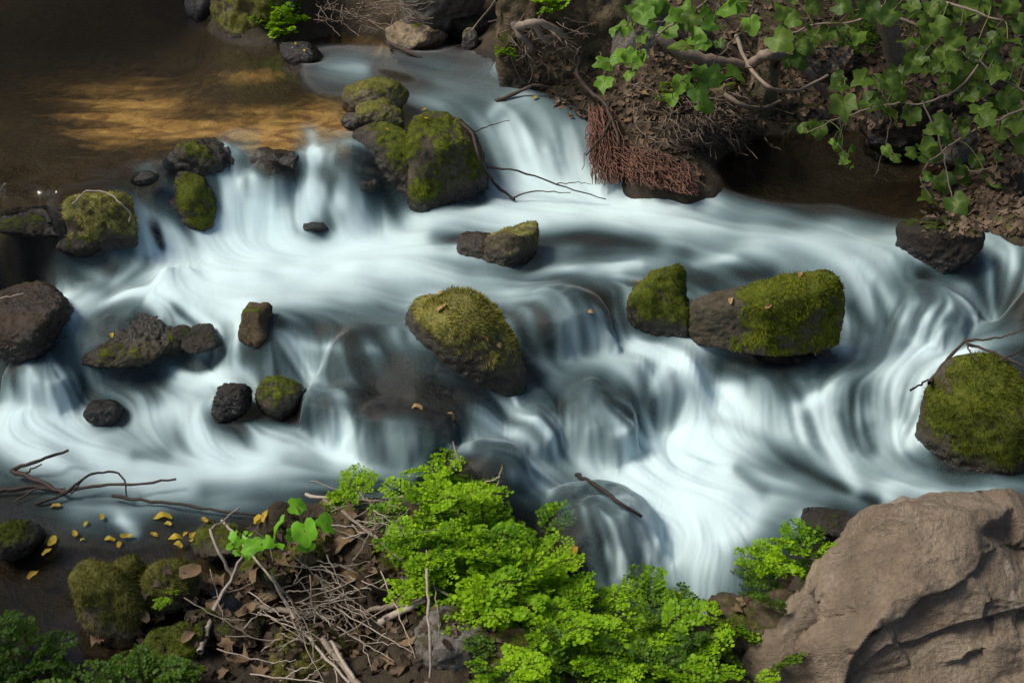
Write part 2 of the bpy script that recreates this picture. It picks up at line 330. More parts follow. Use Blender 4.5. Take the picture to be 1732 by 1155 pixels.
# ------------------------------------------------------------------ rocks
_ICO = {}
def ico(sub):
    if sub not in _ICO:
        bm = bmesh.new(); bmesh.ops.create_icosphere(bm, subdivisions=sub, radius=1)
        _ICO[sub] = (np.array([v.co[:] for v in bm.verts]), np.array([[v.index for v in f.verts] for f in bm.faces])); bm.free()
    return _ICO[sub]
def hull_planes(P):
    bm = bmesh.new()
    for q in P: bm.verts.new(q)
    r = bmesh.ops.convex_hull(bm, input=bm.verts); bm.normal_update(); c = Vector(P.mean(0)); N = []; D = []
    for f in bm.faces:
        n = f.normal; d = n.dot(f.verts[0].co-c)
        if d < 0: n = -n; d = -d
        if f.calc_area() > 1e-7: N.append(n[:]); D.append(max(d, 1e-4))
    bm.free(); return np.array(N), np.array(D), np.array(c)
T = NT('moss_fuzz'); rr_ = T.attr('rnd')
M_FUZZ = {}
def fuzz_mat(key, dark, mid, tip):
    T = NT('moss_fuzz_'+key); r_ = T.attr('rnd'); c = T.mix(T.rng(r_, .0, .5), dark, mid); c = T.mix(T.rng(r_, .55, 1.), c, tip)
    d = T.n('ShaderNodeBsdfDiffuse', i_Color=c).outputs[0]; t = T.n('ShaderNodeBsdfTranslucent', i_Color=c).outputs[0]
    M_FUZZ[key] = T.done(T.msh(.3, d, t))
fuzz_mat('green', (.035, .042, .005), (.15, .175, .012), (.38, .38, .045)); fuzz_mat('olive', (.06, .06, .012), (.17, .16, .035), (.36, .33, .11)); fuzz_mat('straw', (.07, .07, .014), (.26, .245, .045), (.56, .50, .17)); fuzz_mat('dark', (.025, .032, .004), (.085, .10, .008), (.22, .24, .025))
bpy.data.materials.remove(T.m)
def fuzz(parent, V, F, N, moss, key, dens, ln, rng, lift=.0):
    a = V[F[:, 0]]; ar = .5*np.linalg.norm(np.cross(V[F[:, 1]]-a, V[F[:, 2]]-a), axis=1); w = ar*np.clip(moss[F].mean(1)-.25, 0, 1)
    n = int(min(26000, dens*w.sum()))
    if n < 30: return
    k = rng.choice(len(F), n, p=w/w.sum()); b = rng.dirichlet((1, 1, 1), n)
    P = (V[F[k]]*b[..., None]).sum(1); nn = (N[F[k]]*b[..., None]).sum(1)
    rd = rng.standard_normal((n, 3)); cl = fbm(P*14, 2)[:, None]; cd = np.stack([fbm(P*9, 2, off=3.), fbm(P*9, 2, off=31.), fbm(P*9, 2, off=57.)], 1)*2.2
    d = nn*.55+rd*.38+cd*.7+np.array([0, 0, -.45]); d /= np.linalg.norm(d, axis=1, keepdims=True)
    d = d+nn*np.clip(.12-(d*nn).sum(1, keepdims=True), 0, 2)
    L = ln*rng.uniform(.5, 1.4, n)[:, None]*(1+.5*cl); sd = np.cross(d, nn); sd /= np.maximum(np.linalg.norm(sd, axis=1, keepdims=True), 1e-6); sd *= ln*.11
    VV = np.stack([P-sd-nn*.002, P+sd-nn*.002, P+d*L], 1).reshape(-1, 3); FF = np.arange(3*n).reshape(-1, 3)
    rnd = np.clip(.5+.28*rng.standard_normal(n)+.55*cl[:, 0], 0, 1); rnd = np.stack([rnd*.5, rnd*.5, rnd], 1).ravel()
    o = mesh_np('moss', VV, FF, M_FUZZ[key], parent, {'rnd': rnd}, smooth=False); o['kind'] = 'stuff'
def shape_rock(name, label, N, D, c, ext, mat, moss=.5, mossy=(0, 0, 1), p=10, rough=.085, nf=4.0, sub=5, seed=0, fz=None, wetz=None, rot=None, fdens=26000, fln=.012, wetband=.12, group=None, cat='rock', crack=.0, mossfn=None, box=None, carve=None, facet=None):
    rng = np.random.default_rng(seed+100)
    U, F = ico(sub); R = U*ext; ul = np.linalg.norm(R, axis=1, keepdims=True); R = R/ul
    q = np.maximum(R@N.T, 0)/D; r = 1/np.maximum((q**p).sum(1)**(1/p), 1e-6)
    V = R*r[:, None]
    if box is not None:
        lo_, hi_ = V.min(0), V.max(0); V = (V-lo_)/(hi_-lo_)*(box[1]-box[0])+box[0]-c
    sc = float(np.mean(ext)); nn = vnormals(V, F)
    if facet:
        rs = np.random.default_rng(seed+77); s_i = rs.choice(len(V), facet[0], replace=False); S_ = V[s_i]; n_i = nn[s_i]+facet[1]*rs.standard_normal((facet[0], 3)); n_i /= np.linalg.norm(n_i, axis=1, keepdims=True)
        Vw = V+.05*np.stack([fbm(V*6, 2, off=1.), fbm(V*6, 2, off=21.), fbm(V*6, 2, off=41.)], 1)
        d2 = ((Vw[:, None]-S_[None])**2).sum(-1); i1 = np.argsort(d2, 1)[:, :2]; e_ = np.sqrt(np.take_along_axis(d2, i1, 1)); wt = .5*(1-sstep(0, .022, e_[:, 1]-e_[:, 0]))
        off = np.stack([np.clip(((S_[i1[:, k]]-V)*n_i[i1[:, k]]).sum(1)/np.maximum((nn*n_i[i1[:, k]]).sum(1), .35), -.03, .03) for k in (0, 1)], 1)
        V = V+nn*(off[:, 0]*(1-wt)+off[:, 1]*wt)[:, None]; nn = vnormals(V, F)
    f1 = fbm(V/sc*nf*.5, 3, off=seed*1.7); f2 = fbm(V/sc*nf*2.2, 4, .55, off=seed*2.3)
    f3 = fbm(V/sc*nf*6, 3, .6, off=seed*4.1); rg_ = 1-np.abs(fbm(V/sc*nf*1.1, 4, .55, off=seed*5.3))*2.4
    dsp = sc*rough*(1.2*f1+.8*f2+.3*f3+.45*rg_-.3)
    if crack: dsp -= sc*crack*np.exp(-(fbm(V/sc*nf*.55, 4, .55, off=seed*3.1)/.018)**2)
    V = V+nn*dsp[:, None]
    if carve is not None: V = carve(V+c)-c
    nn = vnormals(V, F)
    W_ = V+c; wz = HW(W_[:, 0], W_[:, 1]) if wetz is None else np.full(len(V), wetz)
    wet = sstep(wetband, .0, W_[:, 2]-wz-.02*f2)
    up = nn@(np.array(mossy)/np.linalg.norm(mossy))
    ms = np.clip(moss+.6*(up-.5)+.75*f1+.4*f2, 0, 1)*(1-.85*wet)*(1 if moss > 0 else 0)
    if mossfn is not None: ms = np.clip(ms*mossfn(W_), 0, 1)
    o = mesh_np(name, V, F, mat, attrs={'moss': ms, 'wet': wet}); o.location = c
    if label: tag(o, label, cat, group)
    if fz: fuzz(o, V, F, nn, ms, fz, fdens, fln, rng)
    return o
def rand_planes(rng, k, lo=.8):
    N = rng.standard_normal((k, 3)); N /= np.linalg.norm(N, axis=1, keepdims=True); return N, rng.uniform(lo, 1.0, k)
ROCKFOOT = []
def rock(name, label, px, py, w, h, mat=None, dep=.85, yaw=0, z=None, lo=.78, k=16, sink=.5, hm=None, **kw):
    """px, py: middle of the rock's lower visible edge; w, h: size seen in the photograph's pixels"""
    seed = kw.get('seed', 0); rng = np.random.default_rng(seed)
    z = z+UPZ if (z is not None and z > .6 and py < 320 and px < 960) else z
    b = hit(px, py) if z is None else at(px, py, z)
    dist = float((b-np.array([0, 0, HC]))@FW); mm = dist/FPX; th = math.atan2(HC-b[2], b[1])
    wm = w*mm; dm = wm*dep; hh = hm if hm else max((h*mm-.62*dm*math.sin(th))/math.cos(th), .22*wm)
    ax = np.array([wm/2, dm/2, hh*.5*(1+sink)])
    c = np.array([b[0], b[1]+dm*.42, b[2]+hh-ax[2]])
    N, D = rand_planes(rng, k, lo); N = np.vstack([N, np.eye(3), -np.eye(3)]); D = np.r_[D, np.ones(6)]
    Nw = N/ax; ln = np.linalg.norm(Nw, axis=1); Nw = Nw/ln[:, None]; Dw = D/ln
    a = math.radians(yaw); Rm = np.array([[math.cos(a), -math.sin(a), 0], [math.sin(a), math.cos(a), 0], [0, 0, 1]])
    Nw = Nw@Rm.T
    kw.setdefault('sub', 6 if w > 150 else 5 if w > 62 else 4); kw.setdefault('p', 9)
    ROCKFOOT.append((c, wm/2, dm/2))
    return shape_rock(name, label, Nw, Dw, c, ax, mat or M_ROCK, box=None if yaw else (c-ax, c+ax), **kw)
def hrock(name, label, pts, mat, skirt=.15, chips=0, **kw):
    """pts: (pixel x, pixel y, height)"""
    P = np.array([at(q[0], q[1], q[2]+((UPZ if q[2] < .73 else 0) if q[2] > .6 and q[1] < 262 else 0)) for q in pts])
    if skirt: P = np.vstack([P, P*[1, 1, 0]+[0, 0, P[:, 2].min()-skirt]])
    N, D, c = hull_planes(P)
    if chips:
        rc = np.random.default_rng(kw.get('seed', 0)+900); n_ = rc.standard_normal((chips, 3)); n_ /= np.linalg.norm(n_, axis=1, keepdims=True); h_ = ((P-c)@n_.T).max(0); N = np.vstack([N, n_]); D = np.r_[D, h_*rc.uniform(.86, .97, chips)]
    ext = (P.max(0)-P.min(0))/2
    kw.setdefault('p', 22)
    ROCKFOOT.append((c, ext[0], ext[1]))
    return shape_rock(name, label, N, D, c, ext, mat, box=(P.min(0), P.max(0)), **kw)

# big limestone boulder in front, undercut below its ridge
def undercut(P):
    u, v = proj(P); n1 = fbm(P*4, 3, off=2.)
    rv = np.interp(u, [1380, 1440, 1475, 1530, 1560, 1600, 1650, 1665, 1700, 1850], [1330, 1110, 1058, 1038, 1006, 994, 958, 930, 912, 930])
    d = v-rv+14*n1; k = sstep(0, 22, d)*(.042-.01*sstep(60, 220, d)); k += .03*sstep(0, 10, v-np.interp(u, [1440, 1500, 1560, 1640, 1720], [1150, 1098, 1092, 1060, 1040])+10*n1)*sstep(0, 10, d)
    k *= (P[:, 1] < 2.75)
    d2 = (u-np.interp(v, [880, 920, 960, 1000], [1640, 1652, 1660, 1640])); k += .03*sstep(0, 14, d2)*(v < rv+10)*(P[:, 1] < 2.8)
    return P+k[:, None]*np.array([.35, 1.0, -.25])
hrock('boulder', 'large bare beige limestone boulder in the near corner', [
    (1512, 850, .60), (1562, 868, .57), (1630, 868, .57), (1690, 862, .55), (1760, 885, .47), (1435, 905, .45), (1365, 975, .33), (1312, 1050, .25), (1255, 1130, .18), (1225, 1200, .1), (1470, 1062, .40), (1530, 1035, .44), (1600, 998, .49), (1655, 940, .54), (1645, 890, .575), (1420, 1000, .36), (1500, 925, .52),
    (1850, 1000, .3), (1850, 1360, .0), (1470, 1350, .0), (1600, 1350, .0), (1750, 1350, .0), (1530, 868, .3), (1700, 872, .3), (1850, 930, .1), (1380, 1260, .05), (1230, 1260, .05)],
    M_LIME, skirt=0, chips=8, facet=(60, .22), moss=0.02, carve=undercut, p=90, rough=.022, nf=3.4, sub=7, seed=3, wetz=-1)
# the mossy boulders between the two falls
hrock('boulder', 'broad dark mossy boulder right beside the white chute', [
    (700, 185, .82), (750, 182, .82), (800, 215, .72), (828, 280, .52), (826, 318, .46), (770, 328, .46), (690, 215, .8), (720, 260, .70), (745, 335, .44), (690, 250, .72), (780, 240, .72), (740, 220, .8)],
    M_ROCK, chips=20, moss=.48, mossy=(-.2, -.5, .8), p=16, rough=.055, sub=6, seed=11, fz='green', fdens=30000, fln=.014)
hrock('boulder', 'dark dripping boulder with a bright moss ridge below two small rocks', [
    (592, 225, .72), (640, 208, .78), (690, 215, .80), (725, 262, .68), (765, 345, .44), (720, 356, .43), (650, 352, .43), (612, 330, .45), (600, 270, .62), (660, 262, .70), (700, 300, .58)],
    M_ROCK, chips=20, moss=.36, mossy=(.1, -.2, .9), p=18, rough=.055, sub=6, seed=12, fz='green', fdens=22000)
rock('rock', 'rounded straw-coloured rock, highest of the boulders between the falls', 634, 190, 122, 62, M_OLIVE, z=.70, seed=21, moss=.45, lo=.86, fz='olive', fdens=20000, yaw=-12)
rock('rock', 'small round olive rock in front of the straw-coloured one', 640, 213, 84, 48, M_OLIVE, z=.71, seed=22, moss=.4, lo=.88, fz='olive', fdens=20000)
rock('rock', 'low wet grey rock beside the small round olive rock', 598, 218, 46, 26, M_GREY, z=.68, seed=23, moss=0)
# along the upper lip
rock('rock', 'wet dark lip rock with a mossy end between two small falls', 345, 352, 165, 110, M_ROCK, z=.49, seed=31, moss=.35, mossy=(.6, -.2, .6), fz='green', fdens=20000, yaw=15, hm=.32, dep=.8)
rock('rock', 'low green mossy rock the water slides over, under the lip', 283, 385, 150, 75, M_ROCK, z=.49, seed=32, moss=.75, fz='green', hm=.19, dep=.9, wetband=.02)
rock('rock', 'square straw-green mossy rock with a bent dry stem', 170, 436, 108, 120, M_STRAW, z=.47, seed=33, moss=.75, fz='straw', fdens=42000, lo=.9, hm=.27, dep=.75, fln=.016)
rock('rock', 'dark flat rock at the picture edge beside the square mossy rock', 45, 400, 120, 55, M_DARK, z=.58, seed=34, moss=.2)
rock('rock', 'dark brown rock half under water below the square mossy rock', 130, 432, 90, 50, M_DARK, z=.50, seed=35, moss=.25, fz='dark', fdens=15000)
rock('rock', 'big rust-brown wet rock cut by the picture edge', 15, 595, 170, 160, M_DARKBROWN, z=.34, seed=36, moss=.12, dep=1.0, hm=.15, wetband=.3)
rock('rock', 'dark green rock under the middle of the lip', 475, 300, 110, 50, M_DARK, z=.56, seed=37, moss=.45, fz='dark', hm=.10, dep=.6)
rock('rock', 'green mossy hump in the gap of the upper fall', 455, 318, 100, 70, M_ROCK, z=.58, seed=137, moss=.6, fz='green', fdens=14000, hm=.14, dep=.6, wetband=.1)
rock('rock', 'dark wet ledge behind the thin streams of the upper fall', 590, 358, 110, 70, M_DARK, z=.45, seed=138, moss=.15, hm=.15, dep=.5, wetband=.4)
rock('rock', 'small dark rock at the foot of the falls', 530, 392, 46, 34, M_DARK, z=.43, seed=38, moss=0, hm=.03)
rock('rock', 'flat dark stone just upstream of the lip', 240, 312, 50, 26, M_DARK, z=.66, seed=39, moss=0, hm=.04, wetband=.2)
# left cascade
rock('rock', 'broad drowned rock with one yellow leaf in the cascade', 215, 615, 165, 105, M_ROCK, z=.26, seed=41, moss=.25, hm=.12, dep=.95, fz='dark', fdens=9000, wetband=.14)
rock('rock', 'small bright-moss rock beside the drowned rock', 285, 597, 46, 40, M_ROCK, z=.27, seed=42, moss=.75, fz='green', fdens=40000)
rock('rock', 'dark wet stone standing next to the bright-moss rock', 335, 592, 68, 34, M_DARK, z=.31, seed=43, moss=.2, hm=.06, wetband=.2)
rock('rock', 'small dark stone behind the bright-moss rock', 304, 572, 40, 22, M_DARK, z=.33, seed=44, moss=.3)
rock('rock', 'pointed brown rock standing alone in white water', 428, 580, 62, 52, M_BROWN, z=.375, seed=45, moss=.1, lo=.62, k=9, p=20, hm=.13, wetband=.02)
rock('rock', 'dark knobbly rock with water sheeting over it', 388, 702, 66, 60, M_DARK, z=.19, seed=46, moss=.1, rough=.13, hm=.11, wetband=.2)
rock('rock', 'dark rock with a mossy crown next to the knobbly one', 468, 702, 84, 62, M_ROCK, z=.19, seed=47, moss=.55, fz='green', fdens=22000, hm=.13)
rock('rock', 'dark stone at the foot of the cascade', 172, 712, 60, 44, M_DARK, z=.12, seed=48, moss=0, hm=.05, wetband=.2)
# middle
rock('rock', 'mossy rock with a brown upstream side in the middle pool', 862, 450, 96, 74, M_STRAW, z=.42, seed=51, moss=.5, mossy=(.6, 0, .7), fz='straw', fdens=22000, lo=.74, k=10, p=14, hm=.16, dep=.8)
rock('rock', 'brown wet ledge joined to the mossy rock in the pool', 812, 440, 80, 56, M_BROWN, z=.42, seed=52, moss=0, hm=.09, wetband=.2)
hrock('rock', 'large central rock with a thick yellow-green moss cap', [
    (735, 493, .56), (800, 494, .56), (690, 508, .5), (845, 525, .5), (676, 545, .42), (880, 575, .40), (893, 625, .32), (885, 655, .22), (800, 665, .2), (700, 600, .33), (676, 575, .36), (760, 575, .48), (830, 600, .42), (720, 540, .53), (800, 530, .58)],
    M_STRAW, moss=.85, mossy=(-.1, -.1, 1), p=12, rough=.045, sub=6, seed=53, fz='straw', fdens=52000, fln=.018, wetband=.16)
rock('rock', 'upright bright green mossy rock beside the long rock', 1112, 562, 106, 112, M_ROCK, z=.27, seed=54, moss=.7, mossy=(.2, -.6, .6), fz='green', fdens=34000, lo=.88, dep=.7, hm=.27)
hrock('rock', 'long rock, bare on one end and thick with green moss on the other', [
    (1168, 503, .43), (1200, 496, .445), (1290, 482, .48), (1350, 461, .54), (1408, 452, .57), (1434, 505, .46), (1425, 535, .36), (1370, 560, .28), (1280, 575, .25), (1250, 570, .26), (1180, 538, .36), (1168, 520, .40), (1300, 520, .46), (1380, 495, .52), (1415, 480, .53)],
    M_ROCK, skirt=.03, moss=.8, mossy=(.0, -.3, 1), p=18, rough=.045, sub=6, seed=55, fz='green', fdens=46000, fln=.017, wetband=.05, mossfn=lambda P: sstep(.85, 1.12, P[:, 0]+.8*fbm(P*5, 3)))
rock('rock', 'brown shallow rock in still water under the mossy end', 1350, 615, 150, 40, M_BROWN, z=.15, seed=57, moss=0, hm=.05, wetband=.3)
rock('rock', 'blocky dark rock near the right bank with water parting around it', 1595, 468, 116, 88, M_DARK, z=.35, seed=58, moss=.35, lo=.66, k=9, p=18, fz='dark', fdens=14000, hm=.20, yaw=20)
hrock('boulder', 'tall dark green mossy boulder with a broken branch on top', [
    (1650, 590, .40), (1700, 608, .38), (1600, 605, .36), (1570, 640, .28), (1552, 700, .15), (1565, 745, .06), (1620, 790, -.02), (1720, 815, -.03), (1780, 800, -.03), (1760, 690, .25), (1640, 690, .28), (1720, 720, .25), (1600, 660, .28)],
    M_ROCK, moss=.62, mossy=(-.1, -.6, .7), p=14, rough=.045, sub=6, seed=59, fz='dark', fdens=36000, fln=.016, wetband=.1)
# far shore
rock('rock', 'pale flat-topped rock standing in the far shallows', 702, 82, 104, 46, M_BEIGE, z=.68, seed=61, moss=.08, lo=.7, k=10, p=20, hm=.13, wetband=.03)
rock('rock', 'dark rounded rock against the far bank', 795, 62, 74, 30, M_DARK, z=.70, seed=62, moss=.1, hm=.1)
rock('rock', 'small round pale-topped stone near the far bank', 795, 78, 30, 26, M_GREY, z=.69, seed=63, moss=.1, hm=.1)
rock('rock', 'black wet stone with yellow leaves on the far side', 505, 105, 66, 42, M_DARK, z=.68, seed=64, moss=0, hm=.1, wetband=.2)
rock('boulder', 'mossy far boulder with a green fern hanging on it', 435, 68, 180, 110, M_OLIVE, z=.68, seed=65, moss=.6, mossy=(.2, -.5, .6), fz='green', fdens=9000, hm=.55, lo=.85)
rock('rock', 'small dark rock next to the far mossy boulder', 335, 28, 44, 34, M_GREY, z=.68, seed=66, moss=.1, hm=.14)
rock('boulder', 'grey far rock with flat faces at the top edge', 745, 38, 150, 70, M_GREY, z=.8, seed=67, moss=.1, lo=.66, k=10, p=20, hm=.4)
rock('boulder', 'huge brown rock outcrop over the tangled roots', 950, 90, 230, 160, M_OUT, z=.86, seed=68, moss=.15, lo=.7, k=12, p=16, hm=.7, rough=.1, sub=6, crack=.06)
rock('rock', 'grey angular block under the fig leaves', 1085, 85, 100, 66, M_GREY, z=.95, seed=69, moss=.1, lo=.62, k=9, p=22, hm=.28)
rock('rock', 'pale grey rock behind the long root', 1160, 92, 100, 56, M_GREY, z=.88, seed=70, moss=.1, lo=.7, hm=.24)
rock('rock', 'upright tan stone beside the arching root', 1293, 172, 50, 76, M_OLIVE, z=.63, seed=71, moss=.2, lo=.8, hm=.34)
rock('rock', 'round dark rock low on the far bank', 1245, 205, 90, 50, M_ROCK, z=.6, seed=72, moss=.2, hm=.18)
rock('rock', 'flat grey rock lying in the leaf litter', 1400, 128, 90, 40, M_GREY, z=.70, seed=73, moss=.1, hm=.16)
rock('boulder', 'broad dark boulder above the still backwater', 1600, 240, 240, 110, M_DARK, z=.5, seed=74, moss=.25, hm=.4, lo=.72)
rock('rock', 'smooth dark rock at the backwater edge', 1510, 232, 90, 56, M_DARK, z=.47, seed=75, moss=.1, hm=.18)
rock('rock', 'round grey stone under the hanging fig leaves', 1625, 268, 60, 44, M_GREY, z=.55, seed=76, moss=.1, hm=.16)
rock('rock', 'dark stone on the far bank at the picture edge', 1712, 330, 70, 50, M_DARK, z=.54, seed=77, moss=.1, hm=.16)
rock('rock', 'low dark rock in the backwater corner', 1370, 218, 80, 40, M_DARK, z=.46, seed=78, moss=.1, hm=.12)
# near bank
NEAR = dict(fz='olive', fdens=60000, fln=.014, wetband=.03)
rock('rock', 'tall shaggy mossy stone standing in the brook', 178, 1068, 116, 118, M_OLIVE, z=.09, seed=81, moss=.85, lo=.86, **NEAR)
rock('rock', 'shaggy mossy stone wedged between two larger ones', 218, 1000, 70, 62, M_OLIVE, z=.11, seed=82, moss=.85, **NEAR)
rock('rock', 'shaggy mossy stone carrying a tiny green sprout', 278, 1032, 100, 86, M_OLIVE, z=.10, seed=83, moss=.85, **NEAR)
rock('rock', 'low mossy stone near the bottom ferns', 285, 1128, 110, 68, M_ROCK, z=.10, seed=84, moss=.75, fz='dark', fdens=50000, wetband=.03)
rock('rock', 'mossy stone under the bundle of dry twigs', 512, 1158, 132, 92, M_OLIVE, z=.13, seed=85, moss=.8, **NEAR)
rock('rock', 'small flat mossy stone in the dark gap', 338, 1075, 70, 42, M_ROCK, z=.11, seed=86, moss=.7, fz='dark', fdens=50000)
rock('rock', 'mossy stone behind the star-shaped brown leaf', 398, 1092, 84, 50, M_ROCK, z=.11, seed=87, moss=.7, fz='dark', fdens=50000)
rock('rock', 'dark moss-topped stone at the brook edge', 12, 945, 90, 66, M_ROCK, z=.09, seed=88, moss=.75, fz='dark', fdens=50000)
rock('rock', 'low mossy hump beside the forked stick', 372, 945, 110, 56, M_ROCK, z=.13, seed=89, moss=.55, fz='olive', fdens=40000)
rock('rock', 'mossy hump behind the broad-leaved seedling', 455, 985, 100, 52, M_ROCK, z=.2, seed=90, moss=.6, fz='olive', fdens=40000)
rock('rock', 'mossy stone at the water edge behind the twigs', 572, 890, 90, 52, M_OLIVE, z=.2, seed=91, moss=.75, **NEAR)
rock('rock', 'mossy lump among curled leaves', 520, 950, 80, 56, M_OLIVE, z=.24, seed=92, moss=.6, **NEAR)
rock('rock', 'small rusty stone among the curled leaves', 612, 948, 40, 28, M_BROWN, z=.28, seed=93, moss=0, wetz=-1)
rock('rock', 'grey rounded rock with a dry mossy shoulder', 765, 1142, 140, 110, M_GREY, z=.27, seed=94, moss=.35, mossy=(.7, 0, .5), fz='olive', fdens=30000, wetz=-1, lo=.86)
rock('rock', 'brown earthy rock half hidden by ferns', 880, 1150, 140, 70, M_BROWN, z=.33, seed=95, moss=.3, wetz=-1, fz='olive', fdens=20000)
rock('rock', 'small grey-blue stone under the big fern', 712, 990, 70, 56, M_GREY, z=.31, seed=96, moss=0, wetz=-1)
rock('rock', 'crumbly brown rock leaning on the limestone boulder', 1268, 1105, 130, 90, M_BROWN, z=.2, seed=97, moss=.1, wetz=-1, rough=.12)
rock('rock', 'small tan rock in the gap before the boulder', 1325, 1045, 56, 50, M_BROWN, z=.18, seed=98, moss=0, wetz=-1)
rock('rock', 'dark mossy stone in the shadow of the twigs', 640, 1000, 76, 54, M_ROCK, z=.24, seed=99, moss=.5, fz='olive', fdens=30000, wetz=-1)
rock('rock', 'dark wet stone in the muddy gap', 650, 1075, 100, 46, M_DARK, z=.12, seed=101, moss=.1)
rock('rock', 'dark rock behind the fern at the pool edge', 1405, 905, 90, 34, M_DARK, z=.02, seed=102, moss=.1)
# drowned rocks under the domes of water
for i, (c, rx, ry, r_, nm) in enumerate(DOMEP):
    N, D = rand_planes(np.random.default_rng(200+i), 10, .97); N = np.vstack([N, ico(2)[0]]); D = np.r_[D, np.ones(len(N)-10)]
    ax = np.array([rx*.78, ry*.72, r_*.8+.06]); Nw = N/ax; ln = np.linalg.norm(Nw, axis=1); cc = np.array([c[0], c[1], c[2]-.098])
    shape_rock('drowned_rock', 'drowned dark rock under sliding water '+nm, Nw/ln[:, None], D/ln, cc, ax, M_DARKBROWN, moss=.3, p=30, rough=.05, nf=6, sub=5, seed=210+i, wetz=2, box=(cc-ax, cc+ax))
#--PLANTS--
# ------------------------------------------------------------------ flowing water
FLOW = [(100, 150, 60, 10), (300, 100, 60, 15), (300, 220, 60, 20), (450, 150, 60, 15), (150, 280, 50, 25), (420, 240, 40, 30), (500, 240, 20, 40),
        (560, 130, 60, 8), (680, 140, 60, 15), (760, 170, 60, 20), (850, 190, 40, 30), (880, 230, 25, 50), (940, 240, 20, 50), (830, 240, 25, 50), (970, 260, 15, 50),
        (290, 330, 40, 40), (330, 370, 40, 45), (240, 400, 25, 45), (400, 270, 40, 35), (440, 320, -5, 50), (480, 330, 5, 50), (540, 300, -6, 50), (580, 300, 3, 50), (610, 310, 3, 50),
        (900, 340, 60, 10), (1050, 320, 60, 10), (1200, 350, 60, 15), (1300, 390, 60, 12), (1400, 400, 60, 25), (1150, 400, 60, 10), (1000, 400, 60, 12),
        (420, 420, 40, 25), (550, 410, 60, 5), (700, 400, 60, 0), (420, 470, 60, 5), (600, 470, 60, 8), (320, 450, 10, 40), (750, 460, 60, 15), (950, 470, 60, 5), (1050, 450, 60, -5),
        (240, 470, -40, 30), (150, 500, -40, 35), (110, 560, -10, 50), (60, 600, -15, 50), (30, 640, -5, 50), (180, 560, 5, 50), (250, 600, 30, 40), (130, 640, 30, 45), (160, 460, 50, 30), (60, 430, 50, 20),
        (300, 520, 30, 35), (450, 560, 60, 10), (560, 580, 60, 20), (650, 610, 60, 25), (400, 620, 60, 5), (300, 640, 60, 5), (560, 650, 60, 12), (720, 660, 60, 25), (800, 690, 50, 30),
        (250, 680, 30, 40), (80, 730, 50, 25), (200, 740, 50, 25), (340, 740, 20, 40), (420, 730, 30, 30), (300, 800, 60, 0), (450, 780, 60, -5), (600, 750, 60, -10), (700, 740, 60, 5), (550, 820, 60, 5),
        (780, 750, 60, 20), (850, 780, 50, 30), (900, 720, 40, 45), (850, 690, 40, 40), (960, 700, 40, 45), (1030, 720, 30, 45),
        (900, 510, 60, 15), (930, 560, 30, 45), (1000, 540, 10, 50), (1040, 530, 25, 45), (980, 600, 40, 20), (920, 640, 50, 15), (1060, 600, 50, 25), (1130, 600, 50, 30), (1180, 640, 45, 35), (1080, 660, 30, 45),
        (1230, 690, 40, 35), (1150, 720, -20, 40), (1100, 780, 20, 30), (1200, 780, 60, 30), (1300, 780, 60, 35), (1250, 850, 50, 10), (1400, 830, 60, 25), (1550, 850, 60, 10), (1700, 850, 60, 5),
        (940, 830, 50, 35), (1000, 830, 50, 30), (1100, 870, 40, 45), (970, 900, 50, 25), (1060, 940, 25, 45), (1150, 930, 5, 50), (1230, 950, 0, 50), (1200, 900, 20, 40),
        (1450, 450, 40, 40), (1500, 500, 15, 50), (1560, 500, 20, 45), (1450, 520, 10, 50), (1620, 480, 40, 30), (1680, 420, 45, 35), (1700, 480, 30, 35), (1730, 510, 20, 40), (1720, 560, -45, 12), (1600, 560, -45, 15), (1520, 590, -40, 30), (1450, 620, -40, 35),
        (1350, 640, 20, 40), (1330, 700, 15, 50), (1420, 700, 5, 50), (1480, 720, 10, 50), (1550, 740, 20, 45), (1500, 650, -25, 45), (1380, 760, 30, 35), (1650, 590, -40, 10),
        (100, 860, 60, 5), (250, 880, 60, 3), (100, 930, 50, 10), (60, 1020, 20, 40), (1350, 300, 50, 15), (1450, 350, 50, 20)]
fp, fv = [], []
for (a, b, c, d) in FLOW:
    p0 = hitf(a, b, HW); p1 = hitf(a+c, b+d, HW); v = (p1-p0)
    if c*c+d*d and np.linalg.norm(v[:2]) > 1e-4: v = v[:2]/np.linalg.norm(v[:2]); fp.append(p0[:2]); fv.append(v)
FV = rbf(fp, np.array(fv), Q, .05, 2e-2).reshape(*gx.shape, 2)
# towards steeper ground the water turns downhill
dzt, dzs = np.gradient(HWg, (T1-T0)/219, (S1-S0)/259)
gX = dzs/gy; gY = (dzt-gs*dzs)/gy
FV = FV - .9*np.stack([gX, gY], -1)
# it parts around the rocks
contact = np.zeros_like(gx); pile = np.zeros_like(gx)
for (c, rx, ry) in ROCKFOOT:
    ex, ey = (gx-c[0])/rx, (gy-c[1])/ry; q = np.sqrt(ex*ex+ey*ey); d_ = np.maximum(q-1, 0)*min(rx, ry)
    n_ = np.stack([ex/rx, ey/ry], -1); n_ /= np.maximum(np.linalg.norm(n_, axis=-1, keepdims=True), 1e-6)
    vn = (FV*n_).sum(-1); FV = FV - n_*(vn*np.exp(-d_/.07)*.9)[..., None]
    contact = np.maximum(contact, np.exp(-(d_/.03)**2)); pile += np.exp(-(d_/.05)**2)*np.clip(-vn, -1, 1)
pile = np.clip(pile, -1, 1)
FV /= np.maximum(np.linalg.norm(FV, axis=-1, keepdims=True), 1e-6)
NW_, NH_ = 1000, 780
s_, t_, x_, y_ = grid(NW_, NH_)
vs = bil((FV[..., 0]-gs*FV[..., 1]), s_, t_)/((S1-S0)/(NW_-1)); vt = bil(FV[..., 1], s_, t_)/((T1-T0)/(NH_-1))
